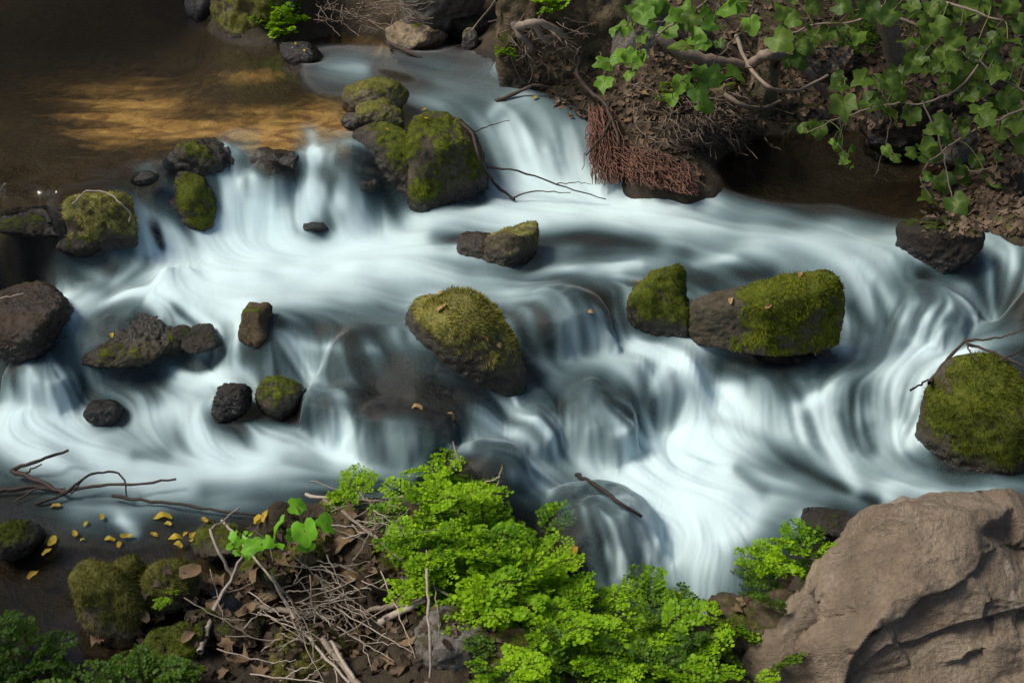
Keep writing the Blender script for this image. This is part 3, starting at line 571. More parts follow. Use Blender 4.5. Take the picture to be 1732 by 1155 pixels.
m = np.maximum(np.hypot(vs, vt), 1e-6); vs /= m; vt /= m
jj, ii = np.mgrid[0:NH_, 0:NW_].astype(np.float32)
def lic(A, n, h):
    acc = A.copy(); wt = 1.0
    for sg in (1, -1):
        x = ii.copy(); y = jj.copy()
        for k in range(n):
            xi = np.clip(x, 0, NW_-1).astype(np.int32); yi = np.clip(y, 0, NH_-1).astype(np.int32); f = yi*NW_+xi
            x = x+sg*h*vs.ravel()[f]; y = y+sg*h*vt.ravel()[f]
            xi = np.clip(x, 0, NW_-1).astype(np.int32); yi = np.clip(y, 0, NH_-1).astype(np.int32)
            w = .5+.5*math.cos(math.pi*(k+1)/(n+1)); acc += w*A.ravel()[yi*NW_+xi]; wt += w
    acc /= wt; acc -= acc.mean(); return acc/acc.std()
vs = vs.astype(np.float32); vt = vt.astype(np.float32)
wn_ = lambda s: blur(RNG.standard_normal((NH_, NW_)).astype(np.float32), s)
L1 = lic(wn_(.9), 20, 1.5); L2 = lic(wn_(2.2), 20, 2.0); L3 = lic(wn_(5.5), 12, 3.0); L4 = lic(wn_(14.0), 8, 4)
FOAM = [{}, {}, {11: '34323220'}, {14: '354453'}, {16: '56655'}, {8: '53364', 17: '6676'}, {5: '2446767621', 16: '3799999862'}, {4: '34678986767778899998765433211342'},
        {4: '35799999998644554457777777763255'}, {0: '135557899999888764643666555456764215'}, {1: '17757988887766666653246543333567521 3'}, {1: '3752357754334300233577410001444554354'[:35]},
        {0: '444563345543333210144777752113546643'}, {0: '555556776654322211265667686333476400'}, {0: '777578842210001124435445898545755300'}, {0: '888766567655553235466688998755655310'},
        {0: '457888899876653101467899 985346554211'.replace(' ', '')}, {0: '124566666543221000235899998643576543'}, {0: '11223111000000000001137999743'}, {20: '12568742'}, {20: '2455652'}, {22: '4454'}, {}, {}, {}]
FM = np.zeros((25, 36))
for r_, d_ in enumerate(FOAM):
    for c_, s_r in d_.items():
        s_r = s_r.replace(' ', '')[:36-c_]; FM[r_, c_:c_+len(s_r)] = [int(k) for k in s_r]
FM /= 9
zw = domes(x_, y_, bil(HWg+.014*pile, s_, t_))
pu, pv = proj(np.stack([x_, y_, zw], -1).reshape(-1, 3))
def fsample(u, v):
    x = np.clip(u/48-.5, 0, FM.shape[1]-1.001); y = np.clip(v/48-.5, 0, FM.shape[0]-1.001); i = x.astype(int); j = y.astype(int); fx = x-i; fy = y-j
    return (FM[j, i]*(1-fx)+FM[j, i+1]*fx)*(1-fy)+(FM[j+1, i]*(1-fx)+FM[j+1, i+1]*fx)*fy
Fd = fsample(pu, pv).reshape(NH_, NW_)
Fd = blur(Fd, 3)
# threads, gaps and tongues of foam: (points, half width, strength)
STROKES = [([(525, 225), (532, 270), (520, 330), (515, 385)], 12, .45), ([(380, 252), (412, 268), (428, 300)], 9, .35), ([(470, 262), (495, 300)], 26, -.5), ([(450, 275), (440, 300)], 22, -.4), ([(500, 345), (505, 385)], 10, -.35), ([(562, 300), (556, 340)], 8, -.25), ([(585, 285), (575, 340)], 12, .3), ([(602, 280), (612, 345)], 6, .25), ([(440, 320), (445, 380)], 22, .3), ([(545, 360), (560, 385)], 14, -.45),
    ([(300, 320), (350, 350), (390, 400)], 10, .3), ([(262, 385), (275, 420)], 9, -.3), ([(310, 385), (325, 415)], 8, -.25), ([(225, 380), (240, 430)], 8, .2), ([(340, 340), (350, 330)], 12, -.2),
    ([(640, 120), (760, 160), (850, 185)], 14, -.2), ([(830, 190), (870, 165), (900, 158)], 10, .3), ([(890, 200), (935, 250), (950, 290)], 12, -.2), ([(850, 215), (880, 270), (900, 300)], 14, .15), ([(960, 220), (980, 285)], 10, .15),
    ([(880, 415), (1000, 400), (1150, 425)], 20, -.28), ([(740, 400), (800, 410)], 16, -.3), ([(900, 445), (1000, 460), (1080, 445)], 9, .25), ([(1180, 440), (1240, 430)], 14, .2), ([(1170, 470), (1300, 460)], 18, -.3), ([(1000, 425), (1100, 415)], 14, -.2),
    ([(480, 545), (600, 560), (680, 560)], 22, -.2), ([(440, 520), (470, 545)], 16, -.2), ([(300, 520), (340, 550)], 14, -.25), ([(500, 585), (640, 590)], 5, .25), ([(180, 460), (250, 450)], 16, -.2), ([(90, 470), (180, 490)], 14, -.2),
    ([(1045, 470), (1060, 520), (1080, 560)], 12, .35), ([(960, 540), (975, 580)], 5, .3), ([(990, 535), (1005, 575)], 5, .3), ([(1018, 525), (1035, 565)], 5, .3), ([(920, 530), (930, 590)], 16, -.2), ([(1005, 500), (1040, 510)], 14, -.35),
    ([(1085, 570), (1170, 620), (1240, 690)], 22, .3), ([(1060, 660), (1100, 690)], 16, -.25), ([(1200, 650), (1250, 640)], 14, -.3), ([(900, 615), (960, 600)], 12, .25), ([(890, 650), (960, 665)], 8, .2), ([(930, 680), (960, 720)], 10, .3), ([(1010, 690), (1040, 730)], 10, .3),
    ([(1210, 715), (1290, 745), (1350, 790), (1480, 850)], 13, -.3), ([(1250, 800), (1290, 830)], 12, -.2), ([(1150, 760), (1180, 830), (1250, 890)], 40, .2), ([(1380, 680), (1395, 740), (1450, 830)], 13, .3), ([(1560, 595), (1450, 640), (1350, 690)], 14, .3), ([(1460, 730), (1470, 760)], 18, -.3), ([(1520, 720), (1530, 760)], 10, .2), ([(1575, 690), (1555, 730), (1580, 790)], 9, .35), ([(1420, 700), (1440, 760)], 9, -.2),
    ([(1450, 450), (1500, 500), (1540, 570)], 12, .2), ([(1560, 470), (1600, 540)], 22, -.3), ([(1480, 480), (1500, 540)], 8, -.2), ([(1640, 395), (1690, 430), (1740, 470)], 12, .25), ([(1440, 520), (1470, 560)], 14, -.2),
    ([(0, 715), (150, 745)], 26, .25), ([(345, 735), (390, 765), (450, 760)], 24, .3), ([(240, 640), (330, 640), (420, 625)], 16, .2), ([(420, 700), (520, 715)], 14, -.2), ([(230, 770), (280, 765)], 14, -.25), ([(150, 670), (190, 700)], 14, -.3), ([(40, 600), (60, 650)], 8, .3), ([(80, 595), (110, 640)], 7, .3), ([(20, 610), (25, 660)], 8, -.3), ([(350, 830), (560, 835)], 18, -.25),
    ([(640, 740), (720, 745), (790, 760)], 10, .2), ([(870, 800), (930, 830)], 10, .25), ([(1030, 930), (1050, 970)], 12, .3), ([(1090, 920), (1110, 960)], 8, .25), ([(1110, 870), (1130, 940)], 16, .25), ([(205, 880), (225, 900)], 12, .35), ([(1230, 305), (1400, 340), (1580, 350)], 22, -.5)]
PU, PV = pu.reshape(NH_, NW_), pv.reshape(NH_, NW_)
for pts, wd, st in STROKES:
    pts = np.array(pts, float); m_ = (PU > pts[:, 0].min()-3*wd) & (PU < pts[:, 0].max()+3*wd) & (PV > pts[:, 1].min()-3*wd) & (PV < pts[:, 1].max()+3*wd)
    if not m_.any(): continue
    q = np.stack([PU[m_], PV[m_]], 1); best = np.full(len(q), 1e9)
    for a_, b_ in zip(pts[:-1], pts[1:]):
        ab = b_-a_; k_ = np.clip(((q-a_)@ab)/(ab@ab), 0, 1); best = np.minimum(best, ((q-a_-k_[:, None]*ab)**2).sum(1))
    Fd[m_] += st*np.exp(-best/(wd*wd))*(1+.35*L3[m_])
Fd = np.clip(Fd, 0, 1)
slope = bil(np.clip(np.hypot(gX, gY)*1.6, 0, 1), s_, t_)
cl = lic(wn_(6.0), 4, 2.5); cl2 = lic(wn_(13.0), 3, 3)
streak = (.16+.42*slope)*L1+(.32+.4*slope)*L2+(.42+.1*slope)*L3+.3*L4+(.34*cl+.34*cl2)*(1-slope)
streak /= streak.std()
pmask = bil(.45+.8*sstep(-.3, .4, fbm(np.stack([gx, gy, gx*0], -1)*3.2, 3, off=8.)), s_, t_); streak *= pmask
foam = np.clip(Fd + (.12+.10*slope)*(1-.45*sstep(.6, .95, Fd))*streak*(3.0*Fd*(1-Fd)+.07), 0, 1)
foam = np.clip(foam, 0, 1)**1.75
foam *= sstep(0, .06, Fd)*.9+.1
ct = bil(contact, s_, t_)
pl = bil(pile, s_, t_); foam = np.clip(foam*(1-ct*np.clip(.35-.55*pl-.2*L3-.12*L2, 0, .9))+.34*ct*np.clip(pl, 0, 1)*(1+.4*L2)*sstep(0, .2, Fd), 0, 1)
for (c, rx, ry, r, nm) in DOMEP[:9]:
    q = ((x_-c[0])/rx)**2+((y_-c[1]-.15*ry)/(ry*.85))**2; foam *= 1-.75*np.exp(-(q/.6)**2)*np.clip(1-.25*L2-.2*L3, .3, 1)
foam = blur((foam*.93+.085*sstep(.12, .4, Fd)*(1+.3*np.clip(L3, -2, 2))).clip(0, 1).astype(np.float32), 1.0)
turb = np.clip(Fd*1.3, 0, 1)
zw = zw + turb*(.006*L4+.004*L3+.0022*L2+.0008*L1+(1-slope)*(.005*cl+.008*cl2)) + (1-turb)*(.0016*L3+.0012*L4+.0006*L2)
zgw = bil(HGg, s_, t_)
keep = (zgw-zw) < .05
V = np.stack([x_, y_, zw], -1).reshape(-1, 3); F = quads(NW_, NH_, keep)
V, F, A = compact(V, F, {'foam': foam.ravel(), 'race': blur(sstep(0, .12, Fd), 3).ravel(), 'streak': streak.ravel()})

T = NT('stream_water')
f = T.attr('foam')
fcol = T.mix(T.rng(f, .05, .75), (.15, .33, .385), (.70, .88, .905))
dif = T.n('ShaderNodeBsdfDiffuse', i_Color=fcol).outputs[0]
trl = T.n('ShaderNodeBsdfTranslucent', i_Color=(.75, .85, .87)).outputs[0]
fo = T.msh(.2, dif, trl)
tr = T.n('ShaderNodeBsdfTransparent', i_Color=T.mix(T.rng(T.attr('race'), .1, .9), (.88, .83, .70), (.64, .70, .70))).outputs[0]
gl = T.n('ShaderNodeBsdfGlossy', i_Color=(1, 1, 1), i_Roughness=T.rng(T.attr('race'), .0, .6, .15, .6)).outputs[0]
fr = T.n('ShaderNodeFresnel', i_IOR=1.333).outputs[0]
clear = T.msh(T.math('MULTIPLY', fr, T.rng(T.attr('race'), .1, .9, 1.0, .6)), tr, gl)
M_WATER = T.done(T.msh(f, clear, fo))
o = mesh_np('water', V, F, M_WATER, attrs=A); tag(o, kind='structure')

# ------------------------------------------------------------------ leaves, twigs and ferns
DG = bpy.context.evaluated_depsgraph_get()
def cast(px, py, y0=1.2):
    d = Vector(ray(px, py)).normalized(); o_ = Vector((0, 0, HC))+d*y0
    ok, loc, nrm, _, ob, _ = SC.ray_cast(DG, o_, d)
    return (np.array(loc), np.array(nrm)) if ok else (at(px, py, .4), np.array([0, 0, 1.]))
def drop(x, y, z0=2.6):
    ok, loc, nrm, _, ob, _ = SC.ray_cast(DG, Vector((x, y, z0)), Vector((0, 0, -1)))
    return (np.array(loc), np.array(nrm)) if ok else (np.array([x, y, .3]), np.array([0, 0, 1.]))
def mmpx(P): return float((np.asarray(P)-np.array([0, 0, HC]))@FW)/FPX

def leaf_mat(name, a, b, trans=.35, rough=.5, spec=.3, vein=None):
    T = NT(name); oi = T.n('ShaderNodeObjectInfo').outputs['Random']; p = T.n('ShaderNodeTexCoord').outputs['Object']
    f = T.math('ADD', T.math('MULTIPLY', oi, .55), T.math('ADD', T.math('MULTIPLY', T.attr('rnd'), .45), T.math('MULTIPLY', T.math('SUBTRACT', T.noise(9, 3, .6, p), .5), .6)))
    c = T.mix(T.rng(f, .05, .95), a, b)
    if vein: c = T.mix(T.rng(T.attr('vein'), .55, 1.0), c, vein)
    pr = T.bsdf(c, rough, spec); t = T.n('ShaderNodeBsdfTranslucent', i_Color=T.mix(.5, c, b)).outputs[0]
    return T.done(T.msh(trans, pr, t))
M_FERN = leaf_mat('maidenhair_leaf', (.05, .15, .004), (.33, .56, .012), .4, .5, .15)
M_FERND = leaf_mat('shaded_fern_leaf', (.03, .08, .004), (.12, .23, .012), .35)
M_FIG = leaf_mat('fig_leaf', (.025, .055, .008), (.13, .21, .027), .35, .5, .25, (.17, .25, .05))
M_FIGB = leaf_mat('young_fig_leaf', (.05, .13, .012), (.18, .33, .035), .4, .5, .25, (.22, .36, .07))
M_SEED = leaf_mat('seedling_leaf', (.14, .42, .015), (.26, .60, .03), .4, .4, .3, (.30, .58, .06))
M_DRY = leaf_mat('dry_leaf', (.075, .05, .026), (.28, .19, .105), .15, .75, .15, (.20, .12, .07))
M_YEL = leaf_mat('yellow_leaf', (.30, .17, .02), (.56, .41, .03), .2, .5, .3, (.55, .40, .06))
M_TAN = leaf_mat('tan_leaf', (.28, .15, .06), (.42, .27, .12), .2, .7, .2)
def wood_mat(name, a, b, rough=.85):
    T = NT(name); p = T.pos(); n = T.noise(60, 5, .65, p, .3); c = T.mix(T.rng(T.math('ADD', T.math('MULTIPLY', n, .7), T.math('MULTIPLY', T.n('ShaderNodeObjectInfo').outputs['Random'], .4)), .3, .85), a, b)
    return T.done(T.bsdf(c, rough, .2, T.bump(n, .7, .004)))
M_TWIG = wood_mat('dry_twig', (.17, .135, .10), (.46, .39, .31)); M_BARK = wood_mat('dark_bark', (.03, .022, .018), (.085, .06, .045), .6)
M_ROOT = wood_mat('grey_root', (.12, .09, .07), (.30, .24, .19)); M_RED = wood_mat('red_rootlet', (.09, .045, .03), (.50, .27, .20)); M_STEM = wood_mat('green_stem', (.06, .07, .02), (.15, .17, .05)); M_FSTEM = wood_mat('fern_stem', (.02, .012, .008), (.05, .03, .015))

def tube(pts, rad, sides=5):
    P = np.asarray(pts, float); n = len(P); rad = np.broadcast_to(np.asarray(rad, float), (n,))
    t = np.gradient(P, axis=0); t /= np.maximum(np.linalg.norm(t, axis=1, keepdims=True), 1e-9)
    ref = np.array([.31, .17, .93]); s = np.cross(t, ref); s /= np.maximum(np.linalg.norm(s, axis=1, keepdims=True), 1e-9); u = np.cross(t, s)
    a = np.arange(sides)*2*math.pi/sides
    V = (P[:, None]+(s[:, None]*np.cos(a)[None, :, None]+u[:, None]*np.sin(a)[None, :, None])*rad[:, None, None]).reshape(-1, 3)
    i, k = np.mgrid[0:n-1, 0:sides]; k2 = (k+1) % sides
    F = np.stack([i*sides+k, i*sides+k2, (i+1)*sides+k2, (i+1)*sides+k], -1).reshape(-1, 4)
    return V, F
def merge(parts):
    Vs, Fs, n = [], [], 0
    for V, F in parts: Vs.append(V); Fs.append(F+n); n += len(V)
    return np.vstack(Vs), np.vstack(Fs)
def smooth_line(P, n=None, jit=0, rng=None):
    P = np.asarray(P, float); L = np.r_[0, np.cumsum(np.linalg.norm(np.diff(P, axis=0), axis=1))]; n = n or max(6, int(len(P)*4))
    q = np.linspace(0, L[-1], n); out = np.stack([np.interp(q, L, P[:, k]) for k in range(3)], 1)
    for _ in range(2): out[1:-1] = .25*out[:-2]+.5*out[1:-1]+.25*out[2:]
    if jit: out[1:-1] += (rng or RNG).standard_normal((n-2, 3))*jit
    return out
def pxline(pts):
    """(px, py, height above what lies behind, or ('Y', y)) -> points"""
    out = []
    for p in pts:
        if len(p) > 3: out.append(aty(p[0], p[1], p[3]))
        else:
            c, n = cast(p[0], p[1]); k = p[2] if len(p) > 2 else .01
            d = ray(p[0], p[1]); out.append(c - d*(k/abs(d[2])))      # lifted towards the eye by k in height
    return np.array(out)
def stick(name, label, cat, lines, mat, group=None, jit=.002, sides=6, side=None):
    """lines: (points, first radius, last radius); the first is the stick itself, the others its side twigs"""
    parts = []
    for pts, r0, r1 in lines:
        P = pxline(pts); P = smooth_line(P, max(7, 4*len(P)), jit); parts.append(tube(P, np.linspace(r0, r1, len(P))*(1+.1*np.sin(np.arange(len(P))*1.7)), sides))
    V0 = parts[0][0]; c = V0.mean(0); c[2] = V0[:, 2].min()
    if group: V, F = merge(parts); o = mesh_np(name, V-c, F, mat)
    else:
        o = mesh_np(name, V0-c, parts[0][1], mat)
        for V, F in parts[1:]: mesh_np(side or 'side_twig', V-c, F, mat, o)
    o.location = c
    return tag(o, label, cat, group)
MARKS = [(215, 1020, 'by the shaggy mossy stones'), (285, 1110, 'by the low mossy stone near the bottom ferns'), (340, 1000, 'beside the forked pale stick'), (512, 1120, 'over the mossy stone at the bottom of the heap'), (400, 1100, 'near the star-shaped leaf'), (455, 1010, 'under the long straight stick'), (455, 960, 'behind the thick of the twig heap'), (545, 1040, 'in the thick of the twig heap'), (600, 1000, 'near the rolled tan leaf'), (590, 900, 'near the upright curled leaf'), (640, 1060, 'beside the split grey wood'), (680, 1110, 'in front of the grey rounded rock'), (690, 860, 'at the foot of the tallest fern'), (620, 855, 'below the small fern tuft'), (520, 940, 'beside the broad-leaved seedling'),
         (30, 920, 'next to the dark moss-topped stone'), (90, 925, 'in the dark water near the picture edge'), (110, 860, 'below the driftwood'), (165, 885, 'in mid brook below the arching twig'), (205, 915, 'just above the mossy stones in the brook'), (270, 890, 'under the long reddish stick'), (310, 912, 'at the brook edge above the sprouting stone'), (450, 876, 'behind the seedling leaves'), (350, 884, 'by the low mossy hump')]
def where(px, py): return min(MARKS, key=lambda m: (m[0]-px)**2+(m[1]-py)**2)[2]

# leaf outlines: radius as a function of the angle from the stalk (0 = tip)
def outline(kind, n=18):
    a = np.linspace(-math.pi, math.pi, n, endpoint=False)+math.pi/n; b = np.abs(a)
    if kind == 'ovate': r = .30/np.sqrt((np.cos(a)*.30)**2+(np.sin(a)*.5)**2*.36/.25*.25)*.5; r = 1/np.sqrt((np.cos(a)/.5)**2+(np.sin(a)/.24)**2)
    elif kind == 'heart': r = .5*(1-.10*np.cos(a)+.0*b)*(1-.42*np.exp(-((b-math.pi)/.30)**2))*(1+.10*np.exp(-(b/.25)**2))
    elif kind == 'figo': r = (.40+.10*np.exp(-(b/.30)**2)+.05*np.exp(-((b-1.2)/.3)**2)+.04*np.exp(-((b-2.2)/.3)**2)-.24*np.exp(-((b-math.pi)/.24)**2))*(1-.16*np.sin(b)**2)
    elif kind == 'fig': r = .31+.20*np.exp(-(b/.36)**2)+.13*np.exp(-((b-1.05)/.32)**2)+.10*np.exp(-((b-2.1)/.35)**2)-.18*np.exp(-((b-math.pi)/.22)**2)
    elif kind == 'plane': r = .20+.32*np.exp(-(b/.20)**2)+.30*np.exp(-((b-1.0)/.19)**2)+.22*np.exp(-((b-2.05)/.2)**2)-.06*np.exp(-((b-math.pi)/.25)**2)
    return a, r
def leaf_mesh(name, kind, mat, rng, curl=.15, fold=.15, wave=.03, n=18, stalk=.0):
    a, r = outline(kind, n); r = r*(1+(.02 if kind in ('heart', 'ovate') else .06)*rng.standard_normal(n)); X = r*np.cos(a); Y = r*np.sin(a)
    rings = [(1, 1.0), (.55, .55)]; V = []
    for s, _ in rings: V += [(X[i]*s, Y[i]*s) for i in range(n)]
    V.append((0, 0)); V = np.array(V); x, y = V[:, 0], V[:, 1]; ang = rng.uniform(0, 6.3)
    z = fold*np.abs(y)-curl*(x**2)*1.6-curl*.7*y*y+wave*np.sin(9*x+6*y+ang)+wave*.7*np.sin(13*y-5*x+2*ang)*np.hypot(x, y)*2
    V = np.column_stack([x, y, z]); F = []
    for i in range(n):
        j = (i+1) % n; F += [(i, j, n+j), (i, n+j, n+i), (n+i, n+j, 2*n)]
    vein = np.r_[np.zeros(n), np.full(n, .35), 1.0]
    return mesh_np(name, V, np.array(F), mat, attrs={'rnd': rng.random(len(V))*.3+.3, 'vein': vein}, link=False)
LR = np.random.default_rng(5)
LEAF = {'fig': [leaf_mesh('leaf', k_, M_FIG, LR, LR.uniform(.15, .6), LR.uniform(.1, .45), .05, 22) for k_ in ('fig', 'figo', 'fig', 'figo', 'figo', 'fig', 'figo', 'figo')], 'figb': [leaf_mesh('leaf', k_, M_FIGB, LR, LR.uniform(.15, .6), LR.uniform(.1, .45), .05, 22) for k_ in ('fig', 'figo', 'figo', 'figo', 'fig', 'figo')],
        'heart': [leaf_mesh('leaf', 'figo', M_SEED, LR, LR.uniform(.2, .5), LR.uniform(.1, .35), .03, 24) for _ in range(5)], 'dry': [leaf_mesh('leaf', 'plane', M_DRY, LR, LR.uniform(-.9, .9), .25, .07, 20) for _ in range(8)],
        'yel': [leaf_mesh('leaf', 'ovate', M_YEL, LR, LR.uniform(-.9, .9), LR.uniform(.1, .5), .05, 16) for _ in range(7)], 'tan': [leaf_mesh('leaf', 'ovate', M_TAN, LR, .9, .5, .05, 14) for _ in range(3)], 'dryo': [leaf_mesh('leaf', 'ovate', M_DRY, LR, LR.uniform(-.8, .8), .4, .05, 14) for _ in range(4)]}
def basis(n, yaw):
    n = Vector(n).normalized(); ref = Vector((math.cos(yaw), math.sin(yaw), 0)); x = (ref-n*ref.dot(n)).normalized(); y = n.cross(x); return Matrix((x, y, n)).transposed()
def put_leaf(kind, P, size, n, yaw, name='leaf', parent=None, k=None):
    me = LEAF[kind][k if k is not None else random.randrange(len(LEAF[kind]))]; o = bpy.data.objects.new(name, me); COL.objects.link(o)
    o.matrix_world = Matrix.Translation(Vector(P)) @ basis(n, yaw).to_4x4() @ Matrix.Scale(size, 4)
    if parent:
        o.parent = parent; o.matrix_parent_inverse = Matrix.Translation(-parent.location)
    return o

# fallen branches, each a thing
stick('branch', 'forked dark branch lodged between the mossy boulder and the chute', 'branch', [
    ([(780, 208, .03), (800, 225, .04), (812, 270, .05), (835, 310, .04), (870, 338, .02)], .012, .007), ([(800, 225, .04), (830, 212, .06), (862, 204, .08)], .004, .002),
    ([(822, 282, .05), (880, 290, .09), (960, 318, .06), (1025, 337, .03)], .006, .0025), ([(862, 336, .02), (900, 322, .05), (965, 326, .05)], .0045, .002), ([(940, 312, .07), (975, 308, .08), (1000, 312, .08)], .003, .0015)], M_BARK)
stick('branch', 'dark twisted vine hanging down the root bank', 'branch', [([(985, 88, .04), (974, 126, .05), (995, 153, .06), (1022, 172, .06), (1034, 199, .06), (1048, 241, .06), (1046, 268, .04)], .016, .007), ([(1034, 204, .06), (1017, 233, .07), (991, 263, .06)], .008, .005)], M_BARK)
stick('branch', 'short dark branch dipping into the top of the chute', 'branch', [([(838, 172, .0), (880, 155, .02), (905, 142, .04), (935, 150, .03)], .012, .008)], M_BARK)
stick('branch', 'bare curved stick poking out of the plunge pool', 'branch', [([(975, 803, .01), (1010, 820, .05), (1040, 845, .06), (1085, 873, .02)], .009, .006)], M_BARK)
stick('branch', 'broken branch resting on the tall dark green boulder', 'branch', [([(1572, 648, .03), (1605, 605, .05), (1635, 574, .07)], .009, .007), ([(1540, 660, .06), (1570, 642, .04)], .005, .004), ([(1632, 576, .07), (1690, 572, .08), (1740, 552, .1)], .006, .003), ([(1636, 582, .06), (1690, 600, .05), (1740, 622, .05)], .007, .004), ([(1634, 576, .07), (1642, 600, .04), (1655, 612, .02)], .004, .003), ([(1690, 612, .05), (1740, 585, .08)], .004, .002)], M_BARK)
stick('branch', 'dark driftwood limb rising at the left picture edge', 'branch', [([(-30, 835, .02), (60, 822, .03), (105, 832, .02)], .010, .008), ([(20, 795, .04), (60, 780, .06), (116, 761, .08)], .008, .005), ([(20, 795, .04), (70, 815, .04), (110, 836, .02)], .010, .008), ([(40, 800, .04), (70, 785, .07)], .004, .003)], M_BARK)
stick('branch', 'thin arching drift twig with a dead green leaf', 'branch', [([(60, 852, .01), (110, 835, .03), (150, 802, .07), (190, 795, .09), (210, 806, .07), (216, 846, .02)], .006, .003), ([(105, 832, .03), (170, 820, .05), (250, 818, .05), (298, 810, .05)], .0065, .004), ([(120, 835, .03), (145, 805, .06)], .004, .003), ([(25, 850, .01), (60, 825, .03), (110, 826, .03)], .004, .003)], M_BARK)
stick('branch', 'long thin reddish stick lying along the water edge', 'branch', [([(190, 838, .03), (300, 853, .03), (400, 868, .03), (445, 872, .02)], .0065, .004)], M_BARK)
stick('stick', 'forked pale stick standing over the mossy stones', 'stick', [([(338, 1102, .02), (365, 1020, .05), (395, 975, .08), (410, 940, .09), (418, 925, .1)], .010, .004), ([(395, 978, .08), (365, 925, .1), (352, 900, .12), (378, 880, .12), (405, 858, .12)], .006, .003)], M_TWIG)
stick('stick', 'long pale stick running down from the seedling to the twig bundle', 'stick', [([(375, 880, .10), (420, 930, .09), (465, 985, .07), (495, 1015, .04)], .005, .0035)], M_TWIG)
stick('stick', 'long straight pale stick crossing the twig heap', 'stick', [([(458, 970, .09), (490, 1035, .08), (530, 1090, .06), (592, 1155, .05)], .006, .004)], M_TWIG)
stick('stick', 'thick pale reed stalk at the bottom of the twig heap', 'stick', [([(545, 1080, .06), (575, 1120, .06), (615, 1170, .05)], .009, .010), ([(560, 1085, .05), (600, 1150, .05)], .006, .006)], M_TWIG)
stick('stick', 'thick grey stick lying level under the heap of twigs', 'stick', [([(425, 1022, .04), (500, 1036, .04), (570, 1046, .03)], .010, .008), ([(598, 1042, .03), (645, 1026, .04), (682, 1022, .04)], .009, .008)], M_TWIG)
stick('stick', 'split weathered piece of grey wood', 'stick', [([(643, 1052, .02), (680, 1032, .03), (722, 1012, .04)], .012, .010), ([(650, 1044, .035), (715, 1010, .05)], .006, .005)], M_TWIG)
stick('stick', 'grey stick running from the water edge into the big fern', 'stick', [([(518, 836, .05), (590, 848, .06), (650, 845, .07), (705, 836, .08)], .007, .004)], M_TWIG)
stick('stick', 'long grey stick slanting down past the curled leaves', 'stick', [([(548, 846, .05), (600, 880, .06), (660, 930, .06), (722, 985, .05), (765, 1010, .05)], .0065, .004)], M_TWIG)
stick('stick', 'upright dead stem in front of the grey rounded rock', 'stick', [([(722, 962, .10), (725, 1060, .08), (727, 1145, .05)], .0045, .004)], M_TWIG)
stick('stick', 'short upright stub at the top of the fern', 'stick', [([(840, 826, .03), (851, 786, .12)], .005, .004), ([(846, 806, .08), (812, 818, .06)], .003, .002)], M_TWIG)
stick('stick', 'thin bare stem leaning out of the fern top', 'stick', [([(780, 792, .04), (766, 746, .12)], .004, .003)], M_TWIG)
stick('stick', 'bent dry stem looped over the square mossy rock', 'stick', [([(122, 345, .01), (145, 322, .05), (180, 325, .06), (205, 345, .05), (222, 362, .03), (218, 375, .02)], .004, .003)], M_TWIG)
stick('stick', 'pale straw across the rust-brown rock', 'stick', [([(0, 505, .02), (40, 496, .03)], .003, .002)], M_TWIG)
stick('stick', 'dark twig sticking out of the rust-brown rock', 'stick', [([(82, 500, .03), (100, 512, .03), (124, 522, .03)], .004, .002)], M_BARK)
# heap of twigs
hr = np.random.default_rng(17)
for i in range(80):
    u = hr.random()
    if u < .72: cx, cy = hr.normal(535, 62), hr.normal(1035, 45); ang = hr.choice([hr.normal(.25, .25), hr.normal(1.0, .3), hr.normal(-.5, .3)])
    else: cx, cy = hr.normal(640, 40), hr.normal(868, 22); ang = hr.normal(.1, .6)
    L = hr.uniform(50, 170)*(.7 if u >= .72 else 1); dx, dy = math.cos(ang)*L/2, math.sin(ang)*L/2; k0, k1 = hr.uniform(.015, .06), hr.uniform(.02, .09)
    w = hr.normal(0, 6)
    ln = [([(cx-dx, cy-dy, k0), (cx+w, cy+w*.6, (k0+k1)/2+.01), (cx+dx, cy+dy, k1)], hr.uniform(.0016, .0034), .0011)]
    if hr.random() < .5:
        a2 = ang+hr.choice([-1, 1])*hr.uniform(.4, .9); q = hr.uniform(.0, .6); bx, by = cx+dx*q, cy+dy*q; ln.append(([(bx, by, (k0+k1)/2+.01), (bx+math.cos(a2)*L*.3, by+math.sin(a2)*L*.3, k1+.02)], .0022, .0012))
    stick('twig', ('forked' if len(ln) > 1 else 'straight' if abs(w) < 3 else 'bent')+(' long' if L > 120 else ' short' if L < 75 else ' thin')+' grey twig '+where(cx, cy), 'twig', ln, M_TWIG, 'dry twigs heaped on the near bank' if u < .72 else 'dry twigs beside the fern', .0025, 5)

# roots of the far bank
stick('root', 'thick grey root arching along the far bank', 'root', [([(1112, 60, .05), (1150, 88, .07), (1200, 103, .09), (1262, 112, .1)], .035, .03), ([(1262, 112, .1), (1300, 92, .12), (1340, 98, .12), (1370, 125, .09), (1398, 162, .03)], .03, .022)], M_ROOT, sides=8, jit=.004, side='side_root')
stick('root', 'curved pale root hanging like a hammock over the bank', 'root', [([(1245, 60, .1), (1262, 110, .12), (1300, 150, .14), (1345, 158, .14), (1400, 128, .1)], .012, .008)], M_ROOT)
stick('root', 'low loop of root under the round dark rock', 'root', [([(1225, 160, .05), (1255, 180, .07), (1290, 185, .08), (1320, 172, .06)], .014, .010)], M_ROOT)
stick('root', 'knotted root coiled below the brown outcrop', 'root', [([(868, 40, .05), (880, 62, .07), (900, 78, .06), (890, 88, .04)], .02, .014), ([(876, 46, .06), (905, 36, .09), (940, 50, .08), (958, 64, .05)], .022, .014), ([(905, 40, .08), (912, 60, .08), (930, 72, .05)], .016, .012)], M_ROOT, sides=7, side='side_root')
